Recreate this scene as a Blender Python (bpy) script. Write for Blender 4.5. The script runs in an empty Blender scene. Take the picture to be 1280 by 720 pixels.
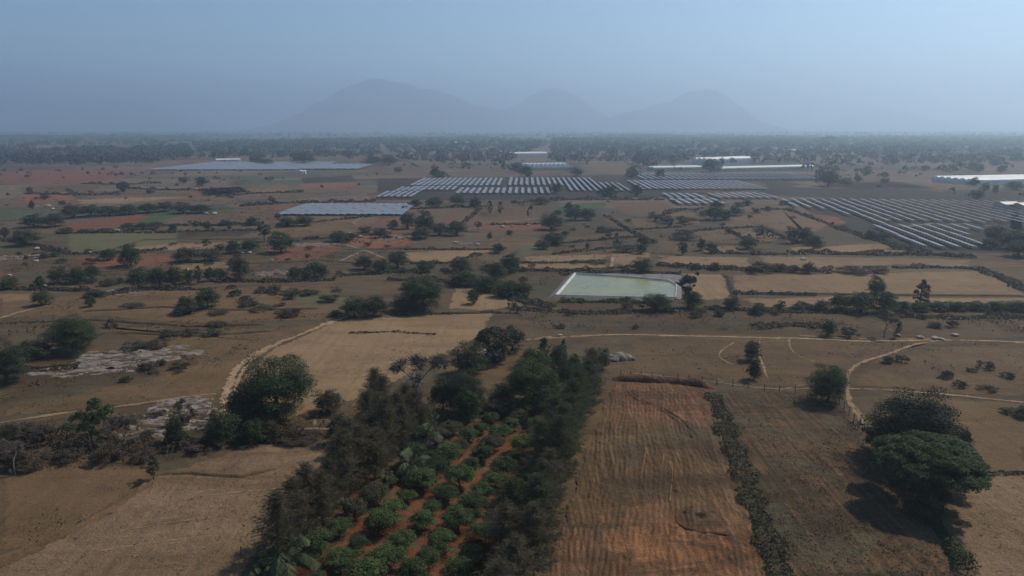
import bpy, math, random
import numpy as np
from mathutils import Vector

S = bpy.context.scene
COL = S.collection
# ------------------------------------------------------------------ camera
F_PX, H_CAM = 914.0, 50.0
PITCH = math.atan(202 / 914)
cam = bpy.data.cameras.new('camera'); cam_o = bpy.data.objects.new('camera', cam); COL.objects.link(cam_o)
cam_o.location = (0, 0, H_CAM)
cam_o.rotation_euler = (math.pi / 2 - PITCH, 0, 0)
cam.sensor_width = 36.0
cam.lens = 36.0 * F_PX / 1280
cam.clip_start = 0.5; cam.clip_end = 40000
S.camera = cam_o
# ------------------------------------------------------------------ light
SUN_AZ, SUN_EL = 57.0, 48.0
w = bpy.data.worlds.new('World'); S.world = w; w.use_nodes = True
wn = w.node_tree; bg = wn.nodes['Background']
sky = wn.nodes.new('ShaderNodeTexSky'); sky.sky_type = 'NISHITA'; sky.sun_disc = False
sky.sun_elevation = math.radians(SUN_EL); sky.sun_rotation = math.radians(SUN_AZ)
sky.altitude = 300; sky.air_density = 1.0; sky.dust_density = 0.1; sky.ozone_density = 5.0
wn.links.new(sky.outputs[0], bg.inputs[0]); bg.inputs[1].default_value = 0.115
sl = bpy.data.lights.new('sun', 'SUN'); sl.energy = 5.0; sl.angle = math.radians(0.6); sl.color = (1.0, 0.885, 0.73)
so = bpy.data.objects.new('sun', sl); COL.objects.link(so)
a, e = math.radians(SUN_AZ), math.radians(SUN_EL)
SUN = Vector((math.sin(a) * math.cos(e), math.cos(a) * math.cos(e), math.sin(e)))
so.rotation_euler = (-SUN).to_track_quat('-Z', 'Y').to_euler()
S.view_settings.view_transform = 'Standard'; S.view_settings.look = 'None'
S.view_settings.exposure = -0.03; S.view_settings.gamma = 1.0; S.view_settings.use_curve_mapping = False
S.cycles.use_denoising = True
S.cycles.max_bounces = 6; S.cycles.diffuse_bounces = 2; S.cycles.glossy_bounces = 2
S.cycles.transmission_bounces = 3; S.cycles.volume_bounces = 2; S.cycles.transparent_max_bounces = 24
HAZE_DENSITY, HAZE_COLOR, HAZE_G, HAZE_TOP = 0.00031, (0.665, 0.83, 0.975, 1), 0.66, 640.0

# ------------------------------------------------------------------ helpers
cp, sp_ = math.cos(PITCH), math.sin(PITCH)
def ray(px, py):
    u, v = px - 640.0, 360.0 - py
    return np.array([u, F_PX * cp + v * sp_, -F_PX * sp_ + v * cp])
def G(px, py, z=0.0):                                   # the ground point seen at a photograph pixel
    d = ray(px, py); t = (H_CAM - z) / -d[2]
    return np.array([d[0] * t, d[1] * t])
def depth(P):
    return P[1] * cp + H_CAM * sp_
def ztop(P, py):                                        # height at the ground point P that is seen at row py
    d = ray(640, py)
    return H_CAM + P[1] * d[2] / d[1]
rng = np.random.default_rng(7)
random.seed(7)

def wob(x, y, s=1.0, k=0.0):                            # smooth noise -1..1
    x = x / s; y = y / s
    return (np.sin(x * 1.3 + 1.7 * np.sin(y * .9 + k)) + np.sin(y * 1.7 + k * 2.1 + 1.3 * np.sin(x * 1.1 - k)) + .6 * np.sin(2.9 * x - 2.3 * y + k)
            + .5 * np.sin(4.7 * y + 3.1 * x + 2 * k)) / 3.1

def mesh(name, V, Fc, mats, parent=None, smooth=False, midx=None):
    m = bpy.data.meshes.new(name)
    V = np.asarray(V, dtype=np.float32)
    if isinstance(Fc, np.ndarray) and Fc.ndim == 2:
        n, k = Fc.shape
        m.vertices.add(len(V)); m.vertices.foreach_set('co', V.ravel())
        m.loops.add(n * k); m.loops.foreach_set('vertex_index', Fc.astype(np.int32).ravel())
        m.polygons.add(n); m.polygons.foreach_set('loop_start', np.arange(0, n * k, k, dtype=np.int32))
        m.polygons.foreach_set('loop_total', np.full(n, k, dtype=np.int32))
        m.update(calc_edges=True)
    else:
        m.from_pydata([tuple(map(float, v)) for v in V], [], [list(map(int, f)) for f in Fc]); m.update()
    for mt in (mats if isinstance(mats, (list, tuple)) else [mats]): m.materials.append(mt)
    if midx is not None: m.polygons.foreach_set('material_index', np.asarray(midx, dtype=np.int32))
    if smooth: m.polygons.foreach_set('use_smooth', np.ones(len(m.polygons), dtype=bool))
    o = bpy.data.objects.new(name, m); COL.objects.link(o)
    if parent is not None: o.parent = parent
    return o
def tag(o, label=None, cat=None, group=None, kind=None):
    for k, v in (('label', label), ('category', cat), ('group', group), ('kind', kind)):
        if v: o[k] = v
    return o
def empty(name, loc, rz=0.0, scale=(1, 1, 1)):
    o = bpy.data.objects.new(name, None); COL.objects.link(o); o.location = loc; o.rotation_euler = (0, 0, rz); o.scale = scale
    o.empty_display_size = 0.3
    return o

class MB:                                               # boxes, bars, tubes and loose quads collected for ONE mesh
    def __init__(s): s.V = []; s.F = []; s.n = 0
    def add(s, V, Fc):
        s.V.append(np.asarray(V, dtype=float)); s.F += [[i + s.n for i in f] for f in Fc]; s.n += len(V)
    def box(s, c, size, rz=0.0):
        x, y, z = np.array(size) / 2
        P = np.array([[-x, -y, -z], [x, -y, -z], [x, y, -z], [-x, y, -z], [-x, -y, z], [x, -y, z], [x, y, z], [-x, y, z]])
        c_, s_ = math.cos(rz), math.sin(rz)
        P = np.stack([P[:, 0] * c_ - P[:, 1] * s_, P[:, 0] * s_ + P[:, 1] * c_, P[:, 2]], 1) + np.array(c)
        s.add(P, [[0, 3, 2, 1], [4, 5, 6, 7], [0, 1, 5, 4], [1, 2, 6, 5], [2, 3, 7, 6], [3, 0, 4, 7]])
    def tube(s, pts, rad, k=6):
        pts = np.asarray(pts, dtype=float); R = np.broadcast_to(np.asarray(rad, dtype=float), (len(pts),))
        T = np.gradient(pts, axis=0); T /= np.linalg.norm(T, axis=1)[:, None] + 1e-9
        V = []
        for p, t, r in zip(pts, T, R):
            u = np.cross(t, [0.3, 0.9, 0.2]); u /= np.linalg.norm(u) + 1e-9; v = np.cross(t, u)
            for i in range(k):
                q = 2 * math.pi * i / k; V.append(p + r * (math.cos(q) * u + math.sin(q) * v))
        Fc = [[a * k + i, a * k + (i + 1) % k, (a + 1) * k + (i + 1) % k, (a + 1) * k + i] for a in range(len(pts) - 1) for i in range(k)]
        Fc += [list(range(k))[::-1], list(range((len(pts) - 1) * k, len(pts) * k))]
        s.add(V, Fc)
    def build(s, name, mat, parent=None, smooth=False):
        return mesh(name, np.concatenate(s.V), s.F, mat, parent, smooth)

# ------------------------------------------------------------------ materials
def mat(name):
    m = bpy.data.materials.new(name); m.use_nodes = True
    nt = m.node_tree; nt.nodes.clear()
    out = nt.nodes.new('ShaderNodeOutputMaterial')
    return m, nt, out
class NT:
    def __init__(s, nt): s.nt = nt
    def n(s, t, **kw):
        x = s.nt.nodes.new(t)
        for k, v in kw.items(): setattr(x, k, v)
        return x
    def put(s, sock, v):
        if hasattr(v, 'is_linked') or isinstance(v, bpy.types.NodeSocket): s.nt.links.new(v, sock)
        elif v is not None: sock.default_value = v
    def math(s, op, a, b=None, c=None, clamp=False):
        x = s.n('ShaderNodeMath', operation=op); x.use_clamp = clamp
        s.put(x.inputs[0], a)
        if b is not None: s.put(x.inputs[1], b)
        if c is not None: s.put(x.inputs[2], c)
        return x.outputs[0]
    def mix(s, f, a, b):
        x = s.n('ShaderNodeMix', data_type='RGBA'); s.put(x.inputs[0], f)
        s.put(x.inputs[6], (*a, 1) if isinstance(a, tuple) else a); s.put(x.inputs[7], (*b, 1) if isinstance(b, tuple) else b)
        return x.outputs[2]
    def mul(s, f, a, b):
        x = s.n('ShaderNodeMix', data_type='RGBA', blend_type='MULTIPLY'); s.put(x.inputs[0], f); s.put(x.inputs[6], a); s.put(x.inputs[7], b)
        return x.outputs[2]
    def noise(s, vec, scale, detail=5.0, rough=0.6, dist=0.0):
        x = s.n('ShaderNodeTexNoise'); s.put(x.inputs['Vector'], vec); x.inputs['Scale'].default_value = scale
        x.inputs['Detail'].default_value = detail; x.inputs['Roughness'].default_value = rough; x.inputs['Distortion'].default_value = dist
        return x.outputs['Fac']
    def step(s, v, lo, hi):
        x = s.n('ShaderNodeMapRange', interpolation_type='SMOOTHSTEP'); s.put(x.inputs[0], v); x.inputs[1].default_value = lo; x.inputs[2].default_value = hi
        return x.outputs[0]
    def mapping(s, vec, rot=0.0, scale=(1, 1, 1)):
        x = s.n('ShaderNodeMapping', vector_type='POINT'); s.put(x.inputs[0], vec)
        x.inputs['Rotation'].default_value = (0, 0, rot); x.inputs['Scale'].default_value = scale
        return x.outputs[0]

def soil(name, dark, mid, light, speck=None, speck_amt=0.5, streak=None, furrow=None, patch=0.0, bump=0.35, green=None, far=False, big=0.012, soft=True, spots=()):
    warm = lambda c: (c[0] * .88, c[1] * .765, c[2] * .65)
    dark, mid, light = warm(dark), warm(mid), warm(light)
    """Dry ground: three earth tones mixed by noise at several sizes, dark tufts, optional plough streaks along an azimuth (degrees)."""
    m, nt, out = mat(name); N = NT(nt)
    pos = N.n('ShaderNodeNewGeometry').outputs['Position']
    n1 = N.noise(pos, big, 6, .62, .6); n2 = N.noise(pos, big * 9, 6, .65, .4); n3 = N.noise(pos, 1.3, 5, .7)
    t = N.math('ADD', N.math('MULTIPLY', n1, .5), N.math('ADD', N.math('MULTIPLY', n2, .30), N.math('MULTIPLY', n3, .20)))
    if streak is not None:
        ang, dens, amt = streak
        sv = N.mapping(pos, math.radians(ang), (dens, dens * .035, 1))
        n4 = N.noise(sv, 1.0, 5, .65, .5)
        t = N.math('ADD', t, N.math('MULTIPLY', N.math('SUBTRACT', n4, .5), amt))
    c = N.mix(N.step(t, .36, .52), dark, mid); c = N.mix(N.step(t, .5, .66), c, light)
    if green is not None:
        c = N.mix(N.math('MULTIPLY', N.step(N.noise(pos, big * 3.1, 6, .66, .8), .46, .62), .8), c, green)
    if far:                                             # patchwork of small fields on the plain
        fv = N.mapping(pos, .12, (.0065, .016, 1))
        fv2 = N.n('ShaderNodeVectorMath', operation='ADD'); 
        dn = N.n('ShaderNodeTexNoise'); nt.links.new(fv, dn.inputs['Vector']); dn.inputs['Scale'].default_value = 1.2; dn.inputs['Detail'].default_value = 4
        sc = N.n('ShaderNodeVectorMath', operation='SCALE'); nt.links.new(dn.outputs['Color'], sc.inputs[0]); sc.inputs['Scale'].default_value = .45
        nt.links.new(fv, fv2.inputs[0]); nt.links.new(sc.outputs[0], fv2.inputs[1])
        vo = N.n('ShaderNodeTexVoronoi', voronoi_dimensions='2D', distance='CHEBYCHEV'); nt.links.new(fv2.outputs[0], vo.inputs['Vector']); vo.inputs['Scale'].default_value = 1.0
        sep = N.n('ShaderNodeSeparateColor'); nt.links.new(vo.outputs['Color'], sep.inputs[0])
        pc = N.mix(N.step(sep.outputs[0], .25, .4), (.045, .042, .03), (.13, .088, .058))
        pc = N.mix(N.step(sep.outputs[0], .6, .7), pc, (.165, .125, .085))
        pc = N.mix(N.step(sep.outputs[1], .86, .9), pc, (.055, .085, .045))
        pc = N.mix(N.step(sep.outputs[2], .88, .92), pc, (.16, .075, .055))
        pc = N.mix(N.math('MULTIPLY', N.step(n2, .4, .7), .45), pc, c)
        ve = N.n('ShaderNodeTexVoronoi', voronoi_dimensions='2D', feature='DISTANCE_TO_EDGE'); nt.links.new(fv2.outputs[0], ve.inputs['Vector']); ve.inputs['Scale'].default_value = 1.0
        pc = N.mix(N.math('MULTIPLY', N.step(ve.outputs['Distance'], .07, .03), .8), pc, (.04, .042, .03))
        sepp = N.n('ShaderNodeSeparateXYZ'); nt.links.new(pos, sepp.inputs[0])
        c = N.mix(N.math('MULTIPLY', N.step(N.math('ADD', sepp.outputs[1], N.math('MULTIPLY', n1, 120.0)), 260, 520), .85), c, pc)
    for (sx, sy, sr, scol) in spots:
        dv_ = N.n('ShaderNodeVectorMath', operation='DISTANCE'); nt.links.new(pos, dv_.inputs[0]); dv_.inputs[1].default_value = (sx, sy, 0)
        dd_ = N.math('ADD', N.math('DIVIDE', dv_.outputs['Value'], sr), N.math('MULTIPLY', N.math('SUBTRACT', n2, .5), 2.2))
        c = N.mix(N.math('MULTIPLY', N.step(dd_, 1.1, .5), .8), c, N.mix(N.step(t, .42, .62), tuple(x * .62 for x in scol), scol))
    ter = N.noise(N.mapping(pos, .06, (.035, .16, 1)), 1.0, 7, .68, .7)
    c = N.mix(N.math('MULTIPLY', N.step(ter, .50, .62), .75), c, dark); c = N.mix(N.math('MULTIPLY', N.step(ter, .47, .36), .4), c, light)
    if speck is not None:
        s1 = N.step(N.noise(pos, .42, 6, .72, .6), .52, .62); s2 = N.step(N.noise(pos, .06, 4, .6), .40, .62)
        c = N.mix(N.math('MULTIPLY', N.math('MULTIPLY', s1, s2), speck_amt), c, speck)
    fine = N.noise(pos, 4.0, 6, .75)
    k = N.math('ADD', .50, N.math('MULTIPLY', N.step(fine, .32, .68), .58))
    oi = N.n('ShaderNodeObjectInfo').outputs['Random']
    k = N.math('MULTIPLY', k, N.math('ADD', .86, N.math('MULTIPLY', oi, .28)))
    cc = N.n('ShaderNodeCombineColor'); [nt.links.new(k, cc.inputs[i]) for i in range(3)]
    c = N.mul(1.0, c, cc.outputs[0])
    b = N.n('ShaderNodeBsdfPrincipled'); nt.links.new(c, b.inputs['Base Color']); b.inputs['Roughness'].default_value = .95; b.inputs['Specular IOR Level'].default_value = .1
    at = N.n('ShaderNodeAttribute'); at.attribute_name = 'cut'
    cutn = N.math('ADD', N.noise(pos, .55, 5, .7), N.math('MULTIPLY', N.noise(pos, .09, 3, .6), .6))
    gone = N.math('MULTIPLY', N.math('GREATER_THAN', N.math('ADD', at.outputs['Fac'], N.math('MULTIPLY', N.math('SUBTRACT', cutn, .8), 1.9)), .52), N.math('GREATER_THAN', at.outputs['Fac'], .001))
    bp = N.n('ShaderNodeBump'); bp.inputs['Strength'].default_value = bump; bp.inputs['Distance'].default_value = .6
    hgt = N.math('ADD', N.noise(pos, .7, 8, .7), N.math('MULTIPLY', n2, 2.0))
    if streak is not None: hgt = N.math('ADD', hgt, N.math('MULTIPLY', n4, .6))
    nt.links.new(hgt, bp.inputs['Height']); nt.links.new(bp.outputs[0], b.inputs['Normal'])
    if soft:
        tb = N.n('ShaderNodeBsdfTransparent'); mx = N.n('ShaderNodeMixShader'); nt.links.new(gone, mx.inputs[0]); nt.links.new(b.outputs[0], mx.inputs[1]); nt.links.new(tb.outputs[0], mx.inputs[2])
        nt.links.new(mx.outputs[0], out.inputs['Surface'])
    else: nt.links.new(b.outputs[0], out.inputs['Surface'])
    return m
def leaf(name, a, b, c, trans=.22, nscale=2.2):
    m, nt, out = mat(name); N = NT(nt)
    oc = N.n('ShaderNodeTexCoord').outputs['Object']
    col = N.mix(N.step(N.noise(oc, nscale, 4, .6), .38, .64), a, b)
    col = N.mix(N.math('MULTIPLY', N.n('ShaderNodeObjectInfo').outputs['Random'], .65), col, c)
    f = N.noise(oc, 37.0, 2, .5); k = N.math('ADD', .6, N.math('MULTIPLY', f, .8))
    cc = N.n('ShaderNodeCombineColor'); [nt.links.new(k, cc.inputs[i]) for i in range(3)]
    col = N.mul(1.0, col, cc.outputs[0])
    b1 = N.n('ShaderNodeBsdfPrincipled'); nt.links.new(col, b1.inputs['Base Color']); b1.inputs['Roughness'].default_value = .7; b1.inputs['Specular IOR Level'].default_value = .1
    tr = N.n('ShaderNodeBsdfTranslucent'); nt.links.new(col, tr.inputs[0])
    mx = N.n('ShaderNodeMixShader'); mx.inputs[0].default_value = trans; nt.links.new(b1.outputs[0], mx.inputs[1]); nt.links.new(tr.outputs[0], mx.inputs[2])
    nt.links.new(mx.outputs[0], out.inputs['Surface'])
    return m
def plain(name, col, col2=None, rough=.7, scale=1.0, metal=0.0, bump=0.0, spec=.4, stretch=(1, 1, 1)):
    m, nt, out = mat(name); N = NT(nt)
    pos = N.mapping(N.n('ShaderNodeNewGeometry').outputs['Position'], 0, stretch)
    f = N.noise(pos, scale, 6, .65)
    b = N.n('ShaderNodeBsdfPrincipled')
    nt.links.new(N.mix(N.step(f, .35, .68), col, col2 or tuple(x * .7 for x in col)), b.inputs['Base Color'])
    b.inputs['Roughness'].default_value = rough; b.inputs['Metallic'].default_value = metal; b.inputs['Specular IOR Level'].default_value = spec
    if bump:
        bp = N.n('ShaderNodeBump'); bp.inputs['Strength'].default_value = bump; bp.inputs['Distance'].default_value = .3
        nt.links.new(f, bp.inputs['Height']); nt.links.new(bp.outputs[0], b.inputs['Normal'])
    nt.links.new(b.outputs[0], out.inputs['Surface'])
    return m

TUFT = (.045, .04, .028)
M = {}
M['ground'] = soil('dry_ground', (.07, .054, .034), (.112, .086, .053), (.165, .125, .078), TUFT, .8, far=True, soft=False, green=(.075, .068, .042))
M['tan'] = soil('stubble_field', (.19, .147, .094), (.24, .186, .12), (.285, .222, .148), (.10, .076, .048), .7, streak=(-78, .6, .4))
M['slope'] = soil('dry_slope', (.14, .11, .075), (.205, .16, .11), (.28, .22, .15), (.10, .08, .054), .5, streak=(-60, .8, .35), big=.03, bump=.5)
M['brown'] = soil('fallow_field', (.10, .074, .046), (.14, .104, .064), (.185, .138, .086), (.07, .055, .04), .5, streak=(-80, .5, .25))
M['red'] = soil('red_field', (.15, .075, .05), (.20, .10, .066), (.23, .125, .085), (.08, .06, .045), .4, streak=(-75, .5, .3))
M['green'] = soil('green_field', (.045, .075, .03), (.06, .105, .038), (.08, .125, .045), None, streak=(-75, .6, .3))
M['palegreen'] = soil('pale_green_field', (.085, .095, .055), (.11, .12, .07), (.135, .13, .08), (.06, .055, .04), .4, streak=(-75, .6, .3))
M['dark'] = soil('dark_field', (.032, .030, .026), (.05, .044, .037), (.085, .07, .054), TUFT, .6, streak=(-80, .5, .3))
M['scrubland'] = soil('scrub_ground', (.055, .046, .03), (.09, .068, .044), (.14, .105, .068), TUFT, .8, green=(.06, .06, .036))
M['plough'] = soil('ploughed_red_soil', (.07, .05, .032), (.115, .078, .048), (.205, .15, .092), (.07, .056, .034), .8, streak=(10, 1.6, 1.05), big=.035, green=(.088, .07, .042), bump=.6, spots=[(*G(860, 690), 13, (.29, .135, .062)), (*G(822, 497), 16, (.22, .105, .06)), (*G(700, 690), 7, (.20, .105, .058)), (*G(874, 650), 3.6, (.055, .042, .03))])
M['weedy'] = soil('weedy_fallow', (.052, .042, .026), (.085, .062, .04), (.16, .105, .066), (.045, .043, .025), .8, streak=(0, 1.3, 1.0), big=.03, green=(.085, .075, .043), bump=.6)
M['orchard'] = soil('orchard_red_soil', (.11, .05, .03), (.155, .070, .043), (.20, .098, .064), (.07, .055, .034), .85, big=.07, green=(.09, .068, .04))
M['track'] = soil('track_dust', (.25, .195, .13), (.34, .27, .185), (.43, .345, .245), None, big=.08)
M['faint'] = soil('faint_wheel_trace', (.25, .195, .135), (.30, .24, .165), (.35, .28, .20), None, big=.08)
M['rock'] = plain('grey_rock', (.20, .165, .135), (.075, .058, .044), .9, .35, bump=.8, stretch=(1, 2.5, 1))
M['boulder'] = plain('pale_boulder_stone', (.34, .30, .25), (.2, .165, .13), .9, 1.2, bump=.5)
M['paleroad'] = soil('pale_strip', (.21, .165, .12), (.26, .205, .15), (.30, .245, .18), None, big=.05)
M['hill'] = soil('hill_scrub', (.04, .045, .03), (.06, .06, .04), (.10, .085, .06), None, big=.004, bump=.1)
M['bark'] = plain('bark', (.09, .07, .055), (.05, .04, .032), .95, 9, bump=.5)
M['palebark'] = plain('pale_bark', (.17, .145, .12), (.09, .075, .06), .95, 9, bump=.5)
M['twig'] = plain('dry_twig', (.15, .125, .10), (.10, .085, .07), .95, 9)
M['dk'] = leaf('leaf_dark', (.032, .044, .022), (.056, .073, .033), (.052, .062, .038))
M['vd'] = leaf('leaf_very_dark', (.012, .017, .010), (.02, .027, .014), (.016, .022, .012), .08)
M['gr'] = leaf('leaf_green', (.034, .054, .022), (.056, .085, .03), (.05, .066, .034))
M['br'] = leaf('leaf_bright', (.036, .058, .022), (.09, .13, .042), (.05, .075, .032), .22, 4.5)
M['ye'] = leaf('leaf_yellowish', (.10, .12, .03), (.17, .17, .05), (.11, .12, .04))
M['ol'] = leaf('leaf_olive', (.05, .052, .03), (.08, .078, .044), (.07, .066, .046))
M['dr'] = leaf('leaf_dry', (.06, .047, .034), (.10, .078, .055), (.075, .063, .044))
M['ca'] = leaf('needle_grey', (.095, .08, .052), (.135, .114, .076), (.10, .095, .058), .45, 1.5)
M['cg'] = leaf('needle_green', (.055, .066, .036), (.085, .095, .05), (.09, .086, .055), .45, 1.5)
M['pa'] = leaf('palm_leaf', (.055, .075, .038), (.095, .115, .068), (.07, .09, .052), .2)
M['gs'] = leaf('dry_grass_blade', (.16, .12, .075), (.24, .18, .115), (.12, .09, .055), .2, .15)
M['hg'] = leaf('hedge_leaf', (.055, .058, .034), (.09, .09, .052), (.07, .07, .045), .25, .3)
M['wy'] = leaf('weed_leaf', (.07, .058, .036), (.11, .086, .054), (.085, .075, .045), .15, .05)
M['sc'] = leaf('scrub_leaf', (.05, .04, .028), (.09, .066, .046), (.062, .058, .036), .15, .05)
M['wd'] = leaf('far_wood_leaf', (.026, .038, .022), (.06, .064, .038), (.05, .055, .035), .15, .02)
M['white'] = plain('greenhouse_film', (.80, .81, .80), (.66, .68, .68), .45, .12)
M['film'] = plain('greenhouse_side_net', (.42, .44, .27), (.33, .36, .24), .7, .2)
M['filmg'] = plain('greenhouse_side_film', (.55, .58, .56), (.42, .45, .44), .6, .2)
def film(name, c1, c2):
    m = plain(name, c1, c2, .5, .15); nt = m.node_tree; out = nt.nodes['Material Output']; b = nt.nodes['Principled BSDF']
    tr = nt.nodes.new('ShaderNodeBsdfTranslucent'); tr.inputs[0].default_value = (*c1, 1); mx = nt.nodes.new('ShaderNodeMixShader'); mx.inputs[0].default_value = .22
    nt.links.new(b.outputs[0], mx.inputs[1]); nt.links.new(tr.outputs[0], mx.inputs[2]); nt.links.new(mx.outputs[0], out.inputs[0]); return m
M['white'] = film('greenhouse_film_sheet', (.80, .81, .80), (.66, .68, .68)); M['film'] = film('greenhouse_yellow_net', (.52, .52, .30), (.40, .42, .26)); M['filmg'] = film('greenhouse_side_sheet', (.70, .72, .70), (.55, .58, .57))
M['steel'] = plain('galvanised_steel', (.35, .36, .37), (.22, .22, .23), .5, 3, .6)
M['wood'] = plain('fence_wood', (.13, .10, .075), (.07, .055, .04), .9, 6)
M['plaster'] = plain('pale_plaster', (.42, .34, .30), (.30, .25, .22), .85, .6)
M['tin'] = plain('tin_roof', (.34, .32, .30), (.22, .20, .19), .55, .8, .3)
M['tile'] = plain('clay_roof', (.28, .15, .11), (.2, .1, .08), .85, 1)
M['darkgap'] = plain('door_opening', (.05, .045, .04), None, .8, 1)
M['liner'] = plain('pond_liner', (.46, .47, .46), (.30, .31, .30), .5, .3)
M['berm'] = plain('pond_embankment', (.15, .14, .13), (.09, .08, .07), .95, .3, bump=.5)
M['hay'] = plain('bleached_hay', (.22, .18, .13), (.12, .095, .07), .95, 1.5, bump=.8)
M['redheap'] = plain('red_earth', (.2, .07, .05), (.13, .05, .035), .95, .8, bump=.6)
M['pipe'] = plain('pale_pipe', (.45, .38, .30), None, .6, 2)
M['straw'] = soil('straw', (.18, .13, .08), (.23, .17, .105), (.28, .21, .135), None, big=.08)
M['rut'] = soil('dark_rut_soil', (.06, .038, .024), (.085, .052, .033), (.12, .075, .048), None, big=.2)  # darker soil tone of the curved wheel ruts
M['burnt'] = soil('burnt_patch', (.04, .03, .024), (.065, .046, .034), (.12, .075, .05), None, big=.2)

def solar_mat():
    m, nt, out = mat('solar_panel_glass'); N = NT(nt)
    tc = N.n('ShaderNodeTexCoord').outputs['Object']
    br = N.n('ShaderNodeTexBrick'); nt.links.new(N.mapping(tc, math.pi / 2), br.inputs['Vector']); br.offset = 0
    br.inputs['Scale'].default_value = 1.0; br.inputs['Brick Width'].default_value = 1.0; br.inputs['Row Height'].default_value = 1.9; br.inputs['Mortar Size'].default_value = .02
    br.inputs['Color1'].default_value = (.09, .095, .105, 1); br.inputs['Color2'].default_value = (.11, .115, .125, 1); br.inputs['Mortar'].default_value = (.36, .36, .37, 1)
    b = N.n('ShaderNodeBsdfPrincipled'); nt.links.new(br.outputs[0], b.inputs['Base Color']); b.inputs['Roughness'].default_value = .42
    b.inputs['Specular IOR Level'].default_value = .35
    b.inputs['Coat Weight'].default_value = .12; b.inputs['Coat Roughness'].default_value = .22
    nt.links.new(b.outputs[0], out.inputs['Surface']); return m
M['solar'] = solar_mat()
def water_mat():
    m, nt, out = mat('murky_pond_water'); N = NT(nt)
    pos = N.n('ShaderNodeNewGeometry').outputs['Position']
    b = N.n('ShaderNodeBsdfPrincipled')
    nt.links.new(N.mix(N.step(N.noise(pos, .06, 4, .6), .4, .65), (.15, .15, .05), (.20, .185, .04)), b.inputs['Base Color'])
    b.inputs['Roughness'].default_value = .2; b.inputs['Specular IOR Level'].default_value = .3
    bp = N.n('ShaderNodeBump'); bp.inputs['Strength'].default_value = .06; bp.inputs['Distance'].default_value = .1
    nt.links.new(N.noise(pos, 1.2, 3, .6), bp.inputs['Height']); nt.links.new(bp.outputs[0], b.inputs['Normal'])
    nt.links.new(b.outputs[0], out.inputs['Surface']); return m
M['water'] = water_mat()

# ------------------------------------------------------------------ haze (air), ground, hills
def haze_box():
    m, nt, out = mat('hazy_air')
    v = nt.nodes.new('ShaderNodeVolumePrincipled'); v.inputs['Density'].default_value = HAZE_DENSITY; v.inputs['Color'].default_value = HAZE_COLOR
    v.inputs['Anisotropy'].default_value = HAZE_G
    nt.links.new(v.outputs[0], out.inputs['Volume'])
    b = MB(); b.box((0, 10500, (HAZE_TOP - 1.2) / 2), (31000, 27600, HAZE_TOP + 1.2))
    tag(b.build('haze', m), kind='stuff')
haze_box()

def ground_sheet():
    xs = np.linspace(-15200, 15200, 61); ys = np.linspace(-3000, 24000, 63)
    X, Y = np.meshgrid(xs, ys); V = np.stack([X.ravel(), Y.ravel(), np.zeros(X.size)], 1)
    nx = len(xs); idx = np.arange((len(ys) - 1) * nx).reshape(len(ys) - 1, nx)[:, :-1].ravel()
    tag(mesh('ground', V, np.stack([idx, idx + 1, idx + nx + 1, idx + nx], 1), M['ground']), kind='structure')
ground_sheet()

def hill(D, prof, seed, wid=1.0):
    """A hill D metres off; PROF: skyline as pixel points. A height field with real depth, ridges and gullies."""
    prof = np.array(prof, dtype=float)
    k = D / (F_PX * cp)
    X = (prof[:, 0] - 640) * k
    Z = np.array([max(0, ztop(np.array([0, D]), y)) for y in prof[:, 1]])
    xs = np.linspace(X[0], X[-1], 120); zs = np.interp(xs, X, Z)
    zs = np.convolve(np.pad(zs, 3, 'edge'), np.ones(7) / 7, 'valid')
    half = (X[-1] - X[0]) * .42 * wid
    ys = np.linspace(-half, half, 60)
    XX, YY = np.meshgrid(xs, ys)
    fy = np.exp(-(YY / half * 2.0) ** 2) - math.exp(-4)
    n = .05 * wob(XX, YY, 180, seed) + .06 * wob(XX, YY, 70, seed + 2) + .03 * wob(XX, YY, 31, seed + 4)
    ZZ = np.interp(XX + 28 * wob(XX, YY, 260, seed), xs, zs) * np.clip(fy / (1 - math.exp(-4)), 0, 1)
    ZZ = ZZ * (1 + n) - .8
    V = np.stack([XX.ravel(), YY.ravel() + D, np.maximum(ZZ.ravel(), -.8)], 1)
    nx = 120; idx = np.arange(59 * nx).reshape(59, nx)[:, :-1].ravel()
    tag(mesh('hill', V, np.stack([idx, idx + 1, idx + nx + 1, idx + nx], 1), M['hill'], smooth=True), kind='structure')
hill(9000, [(352, 158), (380, 148), (400, 138), (425, 122), (450, 108), (472, 101), (490, 100), (510, 105), (535, 112), (560, 118), (590, 129), (620, 137), (650, 143), (680, 151), (715, 158)], 1)
hill(8000, [(380, 158), (410, 152), (432, 149), (455, 152), (480, 158)], 2)
hill(10200, [(580, 158), (620, 143), (650, 128), (672, 114), (690, 110), (712, 118), (735, 134), (775, 158)], 3)
hill(9200, [(720, 158), (760, 146), (790, 138), (825, 128), (850, 117), (872, 113), (890, 118), (905, 130), (925, 146), (950, 158)], 4)
hill(11800, [(1005, 158), (1040, 144), (1075, 135), (1100, 136), (1120, 144), (1150, 152), (1185, 150), (1220, 158)], 5)
hill(3000, [(1110, 174), (1140, 170.5), (1190, 169), (1240, 170), (1300, 168.5), (1380, 174)], 7)
hill(2700, [(460, 176), (500, 172), (540, 170), (590, 171.5), (630, 173), (690, 176)], 8)
hill(3300, [(690, 173), (740, 169), (800, 167), (850, 168.5), (900, 170), (960, 173)], 9)
hill(2900, [(-120, 174), (-40, 170), (60, 168), (150, 170), (230, 169), (300, 174)], 10)
hill(11800, [(20, 158), (80, 146), (130, 132), (170, 124), (200, 128), (240, 142), (290, 158)], 6)

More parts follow.
